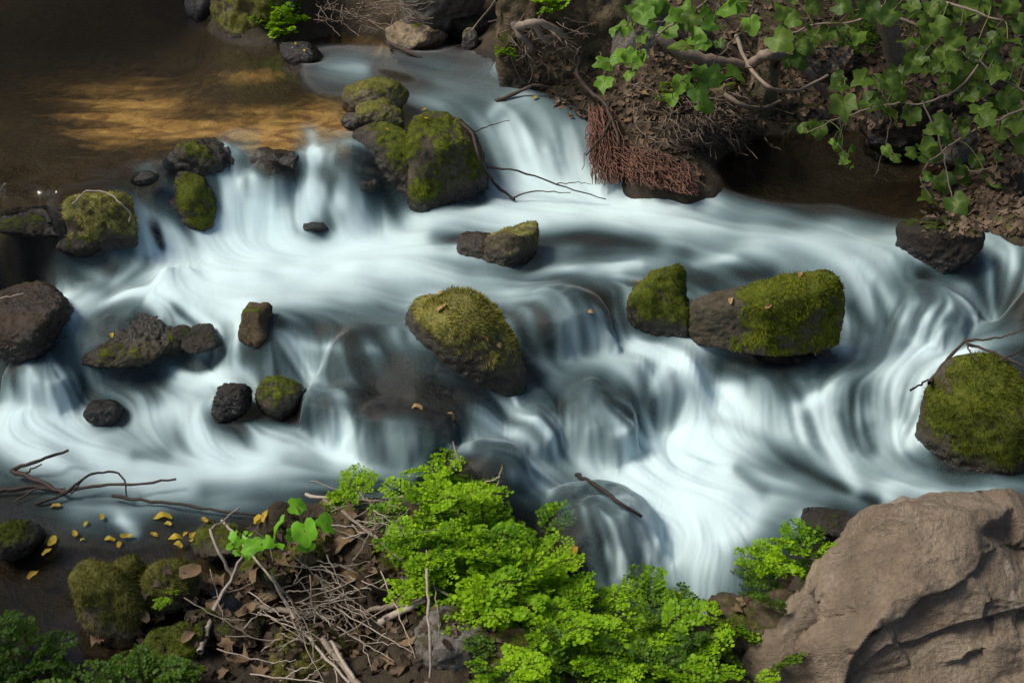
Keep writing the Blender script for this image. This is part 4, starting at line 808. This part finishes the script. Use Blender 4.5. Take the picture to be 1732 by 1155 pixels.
def strands(name, label, cat, n, gen, mat, sides=4):
    parts = []
    for i in range(n):
        P, r0, r1 = gen(i); P = smooth_line(P, 7, .008 if mat is M_RED else .004, hr); parts.append(tube(P, np.linspace(r0, r1, 7), sides))
    V, F = merge(parts); c = V.mean(0); c[2] = V[:, 2].min(); o = mesh_np(name, V-c, F, mat); o.location = c; return tag(o, label, cat, None, 'stuff')
def redgen(i):
    u = hr.random()
    if u < .45: a = (hr.uniform(995, 1030), hr.uniform(175, 260)); b = (a[0]+hr.normal(8, 8), a[1]+hr.uniform(30, 80))
    else: a = (hr.uniform(1015, 1165), 0); a = (a[0], 238+(a[0]-1015)*.30+hr.uniform(-10, 48)); b = (a[0]+hr.uniform(-6, 34), a[1]+hr.uniform(4, 30))
    b = (b[0], min(b[1], 312+max(0, (b[0]-1060))*.16))
    A, B = pxline([(a[0], a[1], hr.uniform(.0, .04)), (b[0], b[1], hr.uniform(.01, .07))]); return np.array([A, (A+B)/2+[0, -.02, .02], B]), .0035, .002
strands('root_mat', 'mat of reddish rootlets hanging beside the white chute', 'roots', 560, redgen, M_RED)
def greygen(i):
    u = hr.random()
    if u < .55: a = (hr.normal(1200, 45), hr.normal(205, 22))
    elif u < .8: a = (hr.normal(905, 35), hr.normal(66, 16))
    else: a = (hr.uniform(1060, 1250), hr.uniform(120, 240))
    an = hr.normal(.9, .8); L = hr.uniform(15, 60); q = [(a[0], a[1], hr.uniform(.01, .05)), (a[0]+math.cos(an)*L*.5+hr.normal(0, 6), a[1]+math.sin(an)*L*.5, hr.uniform(.02, .08)), (a[0]+math.cos(an)*L, a[1]+math.sin(an)*L*.9, hr.uniform(.0, .05))]
    return pxline(q), hr.uniform(.002, .006), .002
strands('root_tangle', 'tangle of fine grey roots bared along the far bank', 'roots', 340, greygen, M_ROOT)
def farstraw(i):
    a = (hr.uniform(530, 700), hr.uniform(0, 40)); an = hr.normal(.1, 1.1); L = hr.uniform(15, 60); return pxline([(a[0], a[1], .02), (a[0]+math.cos(an)*L, a[1]+math.sin(an)*L*.6, .05)]), .004, .002
strands('dry_stems', 'dry stems and twigs lying along the far shore', 'dry stems', 70, farstraw, M_ROOT)
stick('branch', 'thin branch leaning from the outcrop to the far shore', 'branch', [([(840, 0, .1), (815, 32, .08), (798, 52, .04)], .008, .006)], M_ROOT)
stick('branch', 'forked drift stick beside the pale flat-topped rock', 'branch', [([(655, 72, .02), (690, 88, .03), (712, 98, .0)], .014, .01), ([(655, 72, .02), (662, 86, .02)], .008, .006)], M_BARK)

# leaf litter as a mass, and the single leaves one can pick out
def scatter_litter(name, label, n, box, size, mats, seed):
    rg = np.random.default_rng(seed); Vs, Fs, R_, k = [], [], [], 0; a, r = outline('plane', 10); a2, r2 = outline('ovate', 10)
    for i in range(n):
        px, py = box(rg); P, nn = cast(px, py)
        if nn[2] < .1: continue
        aa, rr = (a, r) if rg.random() < .6 else (a2, r2); s = size*rg.uniform(.5, 1.2); x = rr*np.cos(aa)*s; y = rr*np.sin(aa)*s; c = rg.uniform(-2.2, 2.2)/s
        z = c*x*x*.5+c*.6*y*y+rg.normal(0, .003, 10); M = np.array(basis(nn+rg.normal(0, .35, 3), rg.uniform(0, 6.3)))
        V = np.column_stack([np.r_[x, 0], np.r_[y, 0], np.r_[z, 0]])@M.T+P+nn*.006+[0, 0, max(0, c*s*s*.05)]
        Vs.append(V); Fs.append(np.array([(j, (j+1) % 10, 10) for j in range(10)])+k); k += 11; R_.append(np.full(11, rg.random()))
    V = np.vstack(Vs); o = mesh_np(name, V, np.vstack(Fs), mats, attrs={'rnd': np.concatenate(R_)*1.6-.3}); return tag(o, label, 'leaf litter', None, 'stuff')
M_LITTER = leaf_mat('leaf_litter', (.035, .024, .015), (.22, .155, .105), .1, .8, .15)
def boxfar(rg):
    while True:
        u, v = rg.uniform(850, 1732), rg.uniform(0, 400)
        if v < 100+(u-850)*.9 and not (1190 < u < 1560 and v > 215) and not (u < 1190 and v > 140+(u-850)*.5) and not (u < 1065 and v < 100): return u, v
scatter_litter('leaf_litter', 'brown leaf litter covering the far bank', 3400, boxfar, .062, M_LITTER, 31)
def boxnear(rg):
    while True:
        u, v = rg.normal(540, 150), rg.normal(1010, 80)
        if 230 < u < 1330 and 870 < v < 1175 and not (u < 420 and v < 960): return u, v
scatter_litter('leaf_litter', 'small bits of brown leaf litter on the near bank', 700, boxnear, .05, M_LITTER, 32)
def ground_leaf(kind, px, py, size, label, group, yaw=None, stand=0):
    P, nn = cast(px, py); n = nn+np.array([random.gauss(0, .22), random.gauss(0, .15)-stand, .6]); s = size*mmpx(P)*(.72*random.uniform(.75, 1.15) if kind == 'yel' else 1)
    o = put_leaf(kind, P+np.array([0, -.004, .012+.3*stand*s]), s, n, random.uniform(0, 6.3) if yaw is None else yaw, 'dry_leaf' if kind in ('dry', 'tan', 'dryo') else 'yellow_leaf')
    return tag(o, label, 'leaf', group)
for (u, v, s, lb) in [(388, 1090, 56, 'star-shaped brown leaf lying in front of the mossy stone'), (593, 882, 62, 'upright curled brown leaf beside the mossy stone at the water edge'), (162, 1087, 40, 'yellow-brown leaf in the dark gap below the tall mossy stone'), (413, 1121, 62, 'large pointed brown leaf near the bottom edge of the bank')]:
    ground_leaf('dry', u, v, s, lb, None, stand=.5 if u == 593 else 0)
ground_leaf('tan', 589, 984, 44, 'rolled pale tan leaf standing among the twigs', None, stand=.5)
for (u, v, s) in [(320, 970, 50), (338, 999, 44), (580, 920, 58), (438, 1139, 50), (273, 1051, 40), (244, 1043, 36), (478, 955, 46), (431, 970, 40), (373, 984, 44), (417, 977, 36), (424, 999, 44), (478, 999, 48), (359, 1024, 40), (417, 1038, 46), (320, 1078, 34), (237, 1070, 34), (610, 900, 46), (560, 990, 46), (530, 985, 36), (625, 965, 34), (660, 1000, 34), (690, 1090, 44), (600, 1110, 34), (655, 1120, 44), (680, 1135, 34), (455, 1015, 40), (500, 965, 38), (605, 1070, 30), (470, 1085, 36), (380, 1140, 40), (545, 905, 40)]:
    ground_leaf('dry' if (u+v) % 3 else 'dryo', u, v, s, ('small' if s < 38 else 'large' if s > 47 else 'middling')+(' pointed' if (u+v) % 3 else ' plain oval')+' brown dry leaf '+where(u, v), 'dry leaves on the near bank')
for (u, v, s) in [(1248, 1034, 36), (1258, 1020, 40), (1240, 1075, 30), (950, 1125, 34), (1125, 1110, 44), (1140, 1125, 40), (820, 970, 36)]:
    ground_leaf('dry', u, v, s, 'brown dry leaf caught near the ferns and the boulder', 'dry leaves by the ferns')
for (u, v, s, lb) in [(276, 876, 50, 'large bright yellow leaf on the wet stones at the brook head'), (440, 885, 46, 'crumpled yellow leaf behind the seedling'), (57, 975, 34, 'orange leaf floating nearest the picture edge in the dark brook'), (203, 923, 32, 'lime-yellow leaf floating above the mossy stones'), (190, 569, 22, 'yellow leaf stuck on the drowned rock in the cascade'), (970, 933, 44, 'yellow leaf stuck on the dark dome beside the fern')]:
    ground_leaf('yel', u, v, s, lb, None)
for (u, v, s) in [(95, 858, 30), (174, 878, 22), (147, 887, 20), (129, 907, 24), (90, 920, 40), (81, 936, 36), (187, 914, 26), (215, 911, 32), (262, 907, 24), (298, 911, 34), (327, 908, 32), (302, 923, 30), (285, 888, 26), (348, 884, 26), (449, 876, 30), (315, 905, 24), (140, 915, 16), (326, 917, 18)]:
    ground_leaf('yel', u, v, s, ('tiny' if s < 23 else 'narrow' if s < 30 else 'broad')+' yellow-orange leaf floating '+where(u, v), 'yellow leaves on the brook')
for (u, v, s) in [(718, 188, 16), (712, 200, 14), (720, 203, 14), (655, 222, 12), (500, 78, 14), (515, 88, 14), (905, 168, 22), (955, 178, 20), (1130, 280, 24), (1100, 245, 22), (1095, 205, 30), (1060, 208, 22), (1085, 160, 34), (1178, 296, 24), (1005, 40, 24), (990, 62, 26)]:
    ground_leaf('yel' if u < 960 else 'dry', u, v, s, 'small yellow leaf on the rocks between the upper falls' if u < 960 else 'small fallen leaf on the root bank', 'yellow leaves by the upper falls' if u < 960 else 'fallen leaves on the root bank')
for (u, v, s) in [(745, 498, 14), (752, 518, 14), (742, 526, 16), (820, 574, 18), (845, 588, 18), (1352, 466, 16), (1300, 520, 16), (1235, 510, 16), (1075, 478, 10), (1000, 530, 14), (705, 690, 22), (765, 705, 18)]:
    ground_leaf('tan', u, v, s, ('tiny pale leaf scrap on the moss cap of the central rock' if v < 560 and u < 800 else 'pale leaf scrap low on the central rock' if 800 < u < 900 else 'tiny pale leaf scrap on the bright green upright rock' if 1050 < u < 1100 else 'pale leaf scrap at the moss edge of the long rock' if u == 1300 else 'pale leaf scrap on the top of the mossy end of the long rock' if u == 1352 else 'pale leaf scrap on the bare end of the long rock' if u == 1235 else 'leaf scrap stuck at the lip of the middle spill' if u == 1000 else 'leaf scrap caught in the brown shallows '+('near the fern' if u == 705 else 'below the central rock')), 'leaf scraps on the midstream rocks')

# ferns: eight frond shapes, shared by all fronds
def frond_mesh(rng, L=.20, mat=M_FERN, dens=1.0, lf=.013):
    V, F, R_, MI = [], [], [], []; k = 0
    def leaflet(P, d, up, s):
        nonlocal k
        d = d/np.linalg.norm(d); sd = np.cross(up, d); sd /= np.linalg.norm(sd)+1e-9; q = rng.uniform(-.25, .25, 3)*.5
        pts = np.array([P, P+d*s*.55-sd*s*.55, P+d*s*.95-sd*s*.28+up*s*q[0], P+d*s*1.0+sd*s*.22+up*s*q[1], P+d*s*.55+sd*s*.58+up*s*q[2]*.5])
        V.extend(pts); F.extend([(k, k+2, k+1), (k, k+3, k+2), (k, k+4, k+3)]); R_.extend([rng.random()]*5); MI.extend([0]*3); k += 5
    def wire(P, r):
        nonlocal k
        tv, tf = tube(P, np.linspace(r, r*.5, len(P)), 3); V.extend(tv); 
        for f in tf: F.append((f[0]+k, f[1]+k, f[2]+k)); F.append((f[0]+k, f[2]+k, f[3]+k)); MI.extend([1, 1])
        R_.extend([0.]*len(tv)); k += len(tv)
    arch = rng.uniform(.35, .6); lift = rng.uniform(.7, 1.0)
    def cur(u): return np.array([L*.8*u, L*.10*math.sin(3*u), L*(lift*u-arch*u*u)])
    wire([cur(u) for u in np.linspace(0, 1, 7)], .0011)
    n = int(9*dens)
    for i in range(n):
        u = .25+.75*i/n; b = cur(u); tg = cur(u+.02)-b; tg /= np.linalg.norm(tg); pl = L*.42*(1.1-u*.8)*rng.uniform(.8, 1.15)
        for s in (-1, 1):
            d = tg*rng.uniform(.5, .8)+np.array([0, s, 0])+np.array([0, 0, rng.uniform(-.25, .25)]); d /= np.linalg.norm(d); m = max(1, int(pl/(lf*.85)))
            wire([b, b+d*pl*.5, b+d*pl+np.array([0, 0, -.15*pl])], .0006)
            for j in range(1, m+1):
                for s2 in (-1, 1):
                    P = b+d*pl*(j-.3*(s2 > 0))/m+np.array([0, 0, -.15*pl*(j/m)**2]); dd = d*.5+np.cross([0, 0, 1], d)*s2*.8+rng.normal(0, .2, 3); up = np.array([0, 0, 1.])+rng.normal(0, .33, 3)
                    leaflet(P, dd, up/np.linalg.norm(up), lf*rng.uniform(.65, 1.2))
    leaflet(cur(1), cur(1)-cur(.95), np.array([0, 0, 1.]), lf)
    return mesh_np('frond', V, np.array(F), [mat, M_FSTEM], attrs={'rnd': np.array(R_)}, smooth=False, mi=MI, link=False)
FR = np.random.default_rng(8)
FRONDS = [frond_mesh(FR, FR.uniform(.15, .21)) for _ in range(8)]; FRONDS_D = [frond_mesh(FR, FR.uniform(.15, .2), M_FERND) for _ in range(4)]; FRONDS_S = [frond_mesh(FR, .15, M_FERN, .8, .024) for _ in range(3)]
def fern(label, spots, kind=FRONDS, scale=1.0, name='maidenhair_fern', group=None, up=0.0, at_y=None):
    """spots: (px, py, rx, ry, count)"""
    fr = np.random.default_rng(int(spots[0][0]*7+spots[0][1])); base = []
    for (cx, cy, rx, ry, n) in spots:
        for i in range(n):
            a = fr.uniform(0, 6.28); q = math.sqrt(fr.random()); P = cast(cx+math.cos(a)*q*rx, cy+math.sin(a)*q*ry)[0] if at_y is None else aty(cx+math.cos(a)*q*rx, cy+math.sin(a)*q*ry, at_y); base.append(P)
    B = np.array(base); med = np.median(B, 0); B = B[np.linalg.norm(B[:, :2]-med[:2], axis=1) < .8]; root = empty(name, (*B[:, :2].mean(0), B[:, 2].min())); c = B.mean(0)
    for P in B:
        out = P-c; yaw = math.atan2(out[1], out[0]) if fr.random() < .35 else fr.uniform(-math.pi, math.pi)
        if fr.random() < .4: yaw = -math.pi/2+fr.normal(0, .8)
        o = bpy.data.objects.new('frond', kind[fr.integers(len(kind))]); COL.objects.link(o); o.parent = root
        o.location = Vector(P-np.array(root.location))+Vector((0, 0, -.01+up)); o.rotation_euler = (fr.normal(0, .25), fr.normal(-.1, .25), yaw); s = scale*fr.uniform(.7, 1.25); o.scale = (s, s, s)
    return tag(root, label, 'fern', group)
fern('small fern tuft at the water edge behind the grey stick', [(598, 845, 42, 10, 12)], scale=.75)
fern('tallest bright fern rising in front of the dark dome', [(745, 860, 45, 35, 24), (735, 810, 25, 15, 6)])
fern('bright green fern in the middle of the big mass', [(810, 925, 80, 45, 40)])
fern('bright fern spilling towards the twigs', [(715, 945, 35, 35, 14)], scale=.85)
fern('bright fern hanging over the dark dome', [(890, 960, 60, 50, 34)])
fern('bright fern lying over the grey rounded rock', [(855, 1035, 60, 30, 26)])
fern('broad bright fern along the pool edge', [(970, 1075, 70, 35, 32)], scale=.85)
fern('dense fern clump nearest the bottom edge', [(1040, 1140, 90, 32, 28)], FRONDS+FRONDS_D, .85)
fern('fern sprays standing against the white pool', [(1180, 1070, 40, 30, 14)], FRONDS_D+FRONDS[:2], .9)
fern('fern at the plunge pool rim in front of the dark dome', [(1090, 1065, 60, 30, 22)], FRONDS+FRONDS_D, .85)
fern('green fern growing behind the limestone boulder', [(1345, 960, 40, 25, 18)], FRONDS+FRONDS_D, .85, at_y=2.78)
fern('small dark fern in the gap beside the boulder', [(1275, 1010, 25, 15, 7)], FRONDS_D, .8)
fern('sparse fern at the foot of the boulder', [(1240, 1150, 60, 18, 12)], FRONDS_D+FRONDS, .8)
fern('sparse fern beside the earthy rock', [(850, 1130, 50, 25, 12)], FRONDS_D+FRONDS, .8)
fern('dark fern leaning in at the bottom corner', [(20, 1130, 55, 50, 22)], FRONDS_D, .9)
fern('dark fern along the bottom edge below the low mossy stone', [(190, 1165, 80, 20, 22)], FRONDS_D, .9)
fern('bright fern hanging on the far mossy boulder', [(475, 40, 28, 25, 18)], FRONDS_S, 1.1)
fern('dark leaf sprays behind the limestone boulder by the picture edge', [(1700, 900, 45, 8, 9)], FRONDS_D, .9, at_y=2.98)
fern('young green plant on the root bank', [(930, 20, 20, 12, 5)], FRONDS_S, 1.0, 'small_plant')
fern('small plant beside the far knotted root', [(852, 98, 10, 6, 3)], FRONDS_S, .8, 'small_plant')
fern('small green plant half way up the root bank', [(1130, 168, 14, 10, 4)], FRONDS_S, .8, 'small_plant')
fern('tiny sprout on the shaggy stone', [(282, 1000, 8, 5, 2)], FRONDS, .35, 'sprout')
fern('green plant low in the shade behind the hanging leaves', [(1455, 95, 20, 14, 6)], FRONDS_D, 1.3, 'small_plant')

# leafy branches: stem curve plus leaves, each leaf an object
def leafy(name, label, cat, Y, stems, leaves, kinds, mat, lscale=1.0, seed=0, face=.75):
    rg = np.random.default_rng(seed); allp = []
    root = None
    for pts, r0, r1 in stems:
        P = np.array([aty(p[0], p[1], p[2] if len(p) > 2 else Y) for p in pts]); allp.append((smooth_line(P, 4*len(P), .004, rg), r0, r1))
    b = allp[0][0][0]; root = empty(name, b)
    for P, r0, r1 in allp:
        V, F = tube(P, np.linspace(r0, r1, len(P))*(.62 if r0 < .03 else 1), 6); mesh_np('branch', V-b, F, mat, root)
    SP = np.vstack([p[0] for p in allp])
    for lf in leaves:
        u, v, s = lf[:3]; y = lf[3] if len(lf) > 3 else Y+rg.normal(0, .10); P = aty(u, v, y)
        size = s*mmpx(P)*1.22*lscale*rg.uniform(.75, 1.15); nrm = np.array([rg.normal(0, .5), -face+rg.normal(0, .45), .7]); yaw = rg.normal(-math.pi/2, .8)
        o = put_leaf(kinds[rg.integers(len(kinds))], P, size, nrm, yaw, 'leaf', root)
        j = np.argmin(np.linalg.norm(SP-P, axis=1)); D = np.linalg.norm(SP[j]-P)
        if .01 < D < .5:
            Q = np.array([SP[j], (SP[j]+P)/2+[0, 0, .15*D], P]); V, F = tube(smooth_line(Q, 6), np.linspace(.0035, .002, 6), 4); mesh_np('leaf_stalk', V-b, F, M_STEM, root)
    return tag(root, label, cat)
FIGL = [(1318, 68, 46), (1343, 34, 40), (1362, 80, 36), (1352, 99, 40), (1400, 53, 44), (1324, 15, 40), (1373, 11, 40), (1423, 11, 44), (1421, 143, 46), (1461, 133, 40), (1503, 137, 54), (1426, 175, 54), (1369, 221, 26), (1385, 219, 32), (1506, 198, 46), (1541, 192, 50), (1522, 160, 38), (1484, 168, 36),
        (1545, 107, 40), (1558, 99, 28), (1564, 36, 40), (1571, 57, 42), (1598, 88, 44), (1621, 63, 46), (1609, 23, 46), (1632, 15, 44), (1685, 46, 52), (1674, 34, 44), (1704, 69, 48), (1685, 95, 46), (1651, 80, 42), (1644, 97, 36), (1724, 95, 44), (1625, 129, 40), (1590, 110, 40), (1663, 145, 50), (1712, 137, 46), (1704, 164, 50), (1659, 183, 44), (1720, 202, 56), (1666, 198, 40),
        (1592, 223, 32), (1567, 244, 36), (1571, 261, 38), (1541, 259, 28), (1499, 253, 30), (1518, 268, 26), (1594, 236, 24), (1625, 282, 34), (1651, 270, 34), (1636, 299, 46), (1598, 310, 40), (1689, 303, 52), (1724, 293, 44), (1689, 263, 34), (1573, 337, 38), (1617, 343, 42), (1655, 335, 54), (1621, 358, 34), (1567, 299, 20), (1700, 20, 50), (1728, 40, 44), (1470, 15, 44), (1510, 20, 46), (1540, 8, 44), (1590, 45, 44), (1610, 105, 42), (1640, 160, 40), (1735, 160, 44), (1690, 225, 36), (1735, 245, 40), (1655, 115, 42), (1580, 12, 44), (1655, 10, 44), (1690, 125, 40), (1630, 205, 32), (1560, 150, 36), (1530, 70, 34), (1450, 60, 30), (1710, 5, 46)]
_fr = np.random.default_rng(44)
FIGL += [(u+_fr.normal(0, 26), v+_fr.normal(0, 16), s*_fr.uniform(.55, .95), 5.55+_fr.normal(0, .12)) for (u, v, s) in FIGL if v < 250 for _ in (0,)]
leafy('fig_tree', 'leafy fig tree with a dark trunk hanging over the backwater', 'tree', 5.25,
      [([(1535, 178, 6.35), (1518, 110, 6.3), (1500, 50, 6.2), (1490, -40, 6.1), (1470, -260, 5.9)], .055, .05), ([(1500, 20, 5.6), (1580, 60, 5.4), (1660, 110, 5.3), (1740, 160, 5.2)], .014, .008), ([(1505, -20, 5.5), (1620, 10, 5.3), (1740, 50, 5.2)], .014, .008), ([(1740, 185, 5.2), (1690, 200, 5.2), (1640, 225, 5.2), (1585, 260, 5.2), (1550, 300, 5.2), (1575, 335, 5.15)], .010, .005), ([(1560, 170, 5.3), (1590, 240, 5.25), (1600, 290, 5.2), (1615, 350, 5.15)], .008, .004),
       ([(1655, 110, 5.3), (1625, 150, 5.3), (1565, 178, 5.3), (1500, 175, 5.3), (1420, 200, 5.3), (1365, 225, 5.3)], .010, .004), ([(1495, 10, 5.6), (1440, 40, 5.5), (1380, 40, 5.45), (1310, 70, 5.4)], .012, .006), ([(1740, 300, 5.2), (1690, 280, 5.2), (1640, 290, 5.2)], .007, .004), ([(1480, 130, 5.4), (1510, 190, 5.35), (1500, 240, 5.3), (1478, 300, 5.25)], .005, .003), ([(1430, 150, 5.4), (1420, 200, 5.3), (1428, 265, 5.3)], .004, .003)],
      FIGL, ['fig'], M_ROOT, seed=4)
leafy('fig_sapling', 'young fig with bright leaves above the root bank', 'tree', 5.45,
      [([(1110, 62, 5.75), (1150, 30, 5.6), (1200, 0, 5.5), (1230, -30, 5.4)], .010, .007), ([(1150, 28, 5.6), (1110, 40, 5.5), (1060, 45, 5.45)], .006, .003), ([(1170, 18, 5.6), (1180, 60, 5.5), (1150, 90, 5.45)], .005, .003), ([(1200, 0, 5.5), (1240, 30, 5.45), (1215, 75, 5.45)], .006, .003), ([(1275, 0, 5.45), (1262, 45, 5.5), (1225, 85, 5.5), (1205, 112, 5.5)], .007, .004)],
      [(1088, 23, 40), (1103, 38, 38), (1130, 50, 46), (1141, 27, 42), (1088, 61, 36), (1084, 93, 24), (1145, 82, 46), (1171, 30, 40), (1168, 46, 36), (1175, 61, 34), (1206, 40, 40), (1190, 70, 38), (1228, 15, 50), (1217, 72, 30), (1120, 10, 40), (1065, 20, 40), (1060, 45, 34), (1160, 8, 40), (1195, 12, 40), (1250, 5, 44), (1110, 0, 40), (1270, 40, 34), (1085, 8, 36), (1040, 50, 30)], ['figb', 'fig'], M_ROOT, seed=5)
leafy('fig_shoot', 'low fig shoot with one large pale leaf over the root bank', 'tree', 5.5,
      [([(1100, 60, 5.7), (1075, 85, 5.6), (1055, 100, 5.55), (1040, 108, 5.5), (1022, 122, 5.45)], .006, .003)], [(1022, 138, 46), (1018, 108, 32), (1040, 96, 34), (1060, 92, 30), (1082, 95, 30), (1065, 125, 22), (1075, 112, 18)], ['figb'], M_STEM, seed=6)
leafy('fig_shoot', 'fig shoot with bright leaves half way up the root bank', 'tree', 5.6,
      [([(1270, 115, 5.8), (1235, 115, 5.7), (1200, 120, 5.65), (1165, 130, 5.6), (1140, 150, 5.6)], .006, .003)], [(1183, 122, 34), (1208, 130, 46), (1246, 124, 46), (1181, 156, 48), (1152, 139, 32), (1137, 166, 24), (1190, 179, 34), (1165, 148, 20)], ['figb'], M_STEM, seed=7)
leafy('small_plant', 'pale-leaved sprig dangling over the backwater', 'plant', 5.3, [([(1430, 205, 5.3), (1415, 235, 5.3), (1428, 262, 5.28), (1432, 285, 5.28)], .004, .002)], [(1408, 240, 18), (1415, 248, 18), (1420, 238, 16), (1428, 262, 20), (1442, 250, 20), (1434, 272, 16), (1424, 275, 16), (1440, 282, 12)], ['figb'], M_STEM, seed=8)
# broad-leaved seedling
c_, _ = cast(520, 965)
def sY(px, py, lift): P, n = cast(px, py); return P
yy = c_[1]-.06
leafy('seedling', 'bright broad-leaved seedling standing on the near bank', 'plant', yy, [([(520, 968, c_[1]), (518, 930, yy), (513, 890, yy), (505, 862, yy+.02)], .004, .0025), ([(518, 935, yy), (535, 905, yy), (550, 892, yy)], .003, .002), ([(515, 915, yy), (490, 905, yy), (472, 895, yy)], .003, .002)],
      [(500, 856, 48, yy+.03), (515, 898, 56, yy-.05), (553, 886, 50, yy), (472, 890, 44, yy), (520, 920, 44, yy+.02), (490, 905, 26, yy+.02)], ['heart'], M_STEM, seed=9, face=.6, lscale=.9)
leafy('seedling', 'small seedling with round leaves beside the larger one', 'plant', yy, [([(440, 960, c_[1]), (432, 930, yy), (425, 908, yy), (410, 900, yy)], .003, .002), ([(430, 930, yy), (400, 928, yy)], .0025, .002)],
      [(430, 924, 36), (452, 916, 26), (418, 905, 22), (395, 905, 22), (388, 924, 18), (400, 932, 20), (404, 915, 20), (472, 922, 22), (420, 938, 16)], ['heart'], M_STEM, seed=10, face=.55)

# unseen crowns added for shade: one on the fig, one on an invented tree
def crown(name, parent, boxes, n, size, mat, seed, base):
    rg = np.random.default_rng(seed); P = []
    for (x0, x1, y0, y1, z0, z1, w) in boxes:
        k = int(n*w); q = rg.random((k*3, 3))*[x1-x0, y1-y0, z1-z0]+[x0, y0, z0]; q = q[fbm(q*.9, 3, off=seed)+.25*rg.standard_normal(len(q)) > .02][:k]; P.append(q)
    P = np.vstack(P); n = len(P); a = rg.uniform(0, 6.28, n); t = rg.normal(0, .45, (n, 2)); s = size*rg.uniform(.6, 1.2, n)
    u = np.stack([np.cos(a), np.sin(a), t[:, 0]], 1)*s[:, None]; v = np.stack([-np.sin(a), np.cos(a), t[:, 1]], 1)*s[:, None]*.8
    V = np.stack([P-u*.5, P+v*.45, P+u*.55, P-v*.45], 1).reshape(-1, 3); o = mesh_np(name, V-base, np.arange(4*n).reshape(-1, 4), mat, parent, {'rnd': np.repeat(rg.random(n), 4), 'vein': np.zeros(4*n)}, smooth=False); return o
ft = bpy.data.objects['fig_tree']
o = crown('crown', ft, [(.5, 4.6, 5.6, 8.4, 2.5, 4.0, 1.0)], 2300, .2, M_FIG, 3, np.array(ft.location)); o['kind'] = 'stuff'  # foliage out of view, added to shade the right bank and backwater
tb = np.array([-5.2, 4.6, .3]); pt = empty('shade_tree', tb)  # tree out of view, added for the shade it casts
for q, r0, r1 in [([(-5.2, 4.6, .3), (-5.2, 4.6, 1.8), (-5.1, 4.7, 3.4), (-5.0, 4.8, 5.5)], .2, .1), ([(-5.1, 4.7, 3.0), (-5.6, 6.2, 3.7), (-6.2, 7.4, 4.1)], .09, .04), ([(-5.15, 4.65, 2.7), (-4.8, 3.6, 3.3), (-4.4, 2.6, 3.7)], .09, .04)]:
    V, F = tube(smooth_line(np.array(q), 14, .02), np.linspace(r0, r1, 14), 10); mesh_np('trunk' if r0 > .1 else 'branch', V-tb, F, M_ROOT, pt)
o = crown('crown', pt, [(-7.0, -4.0, 6.4, 9.2, 2.6, 4.6, .6), (-5.6, -3.6, 1.0, 3.0, 2.6, 4.6, .22)], 3000, .2, M_FIG, 5, tb); o['kind'] = 'stuff'  # leaf cloud out of view, placed to darken the left side
tag(pt, 'unseen tree added to shade the upper pool and near corner', 'tree')
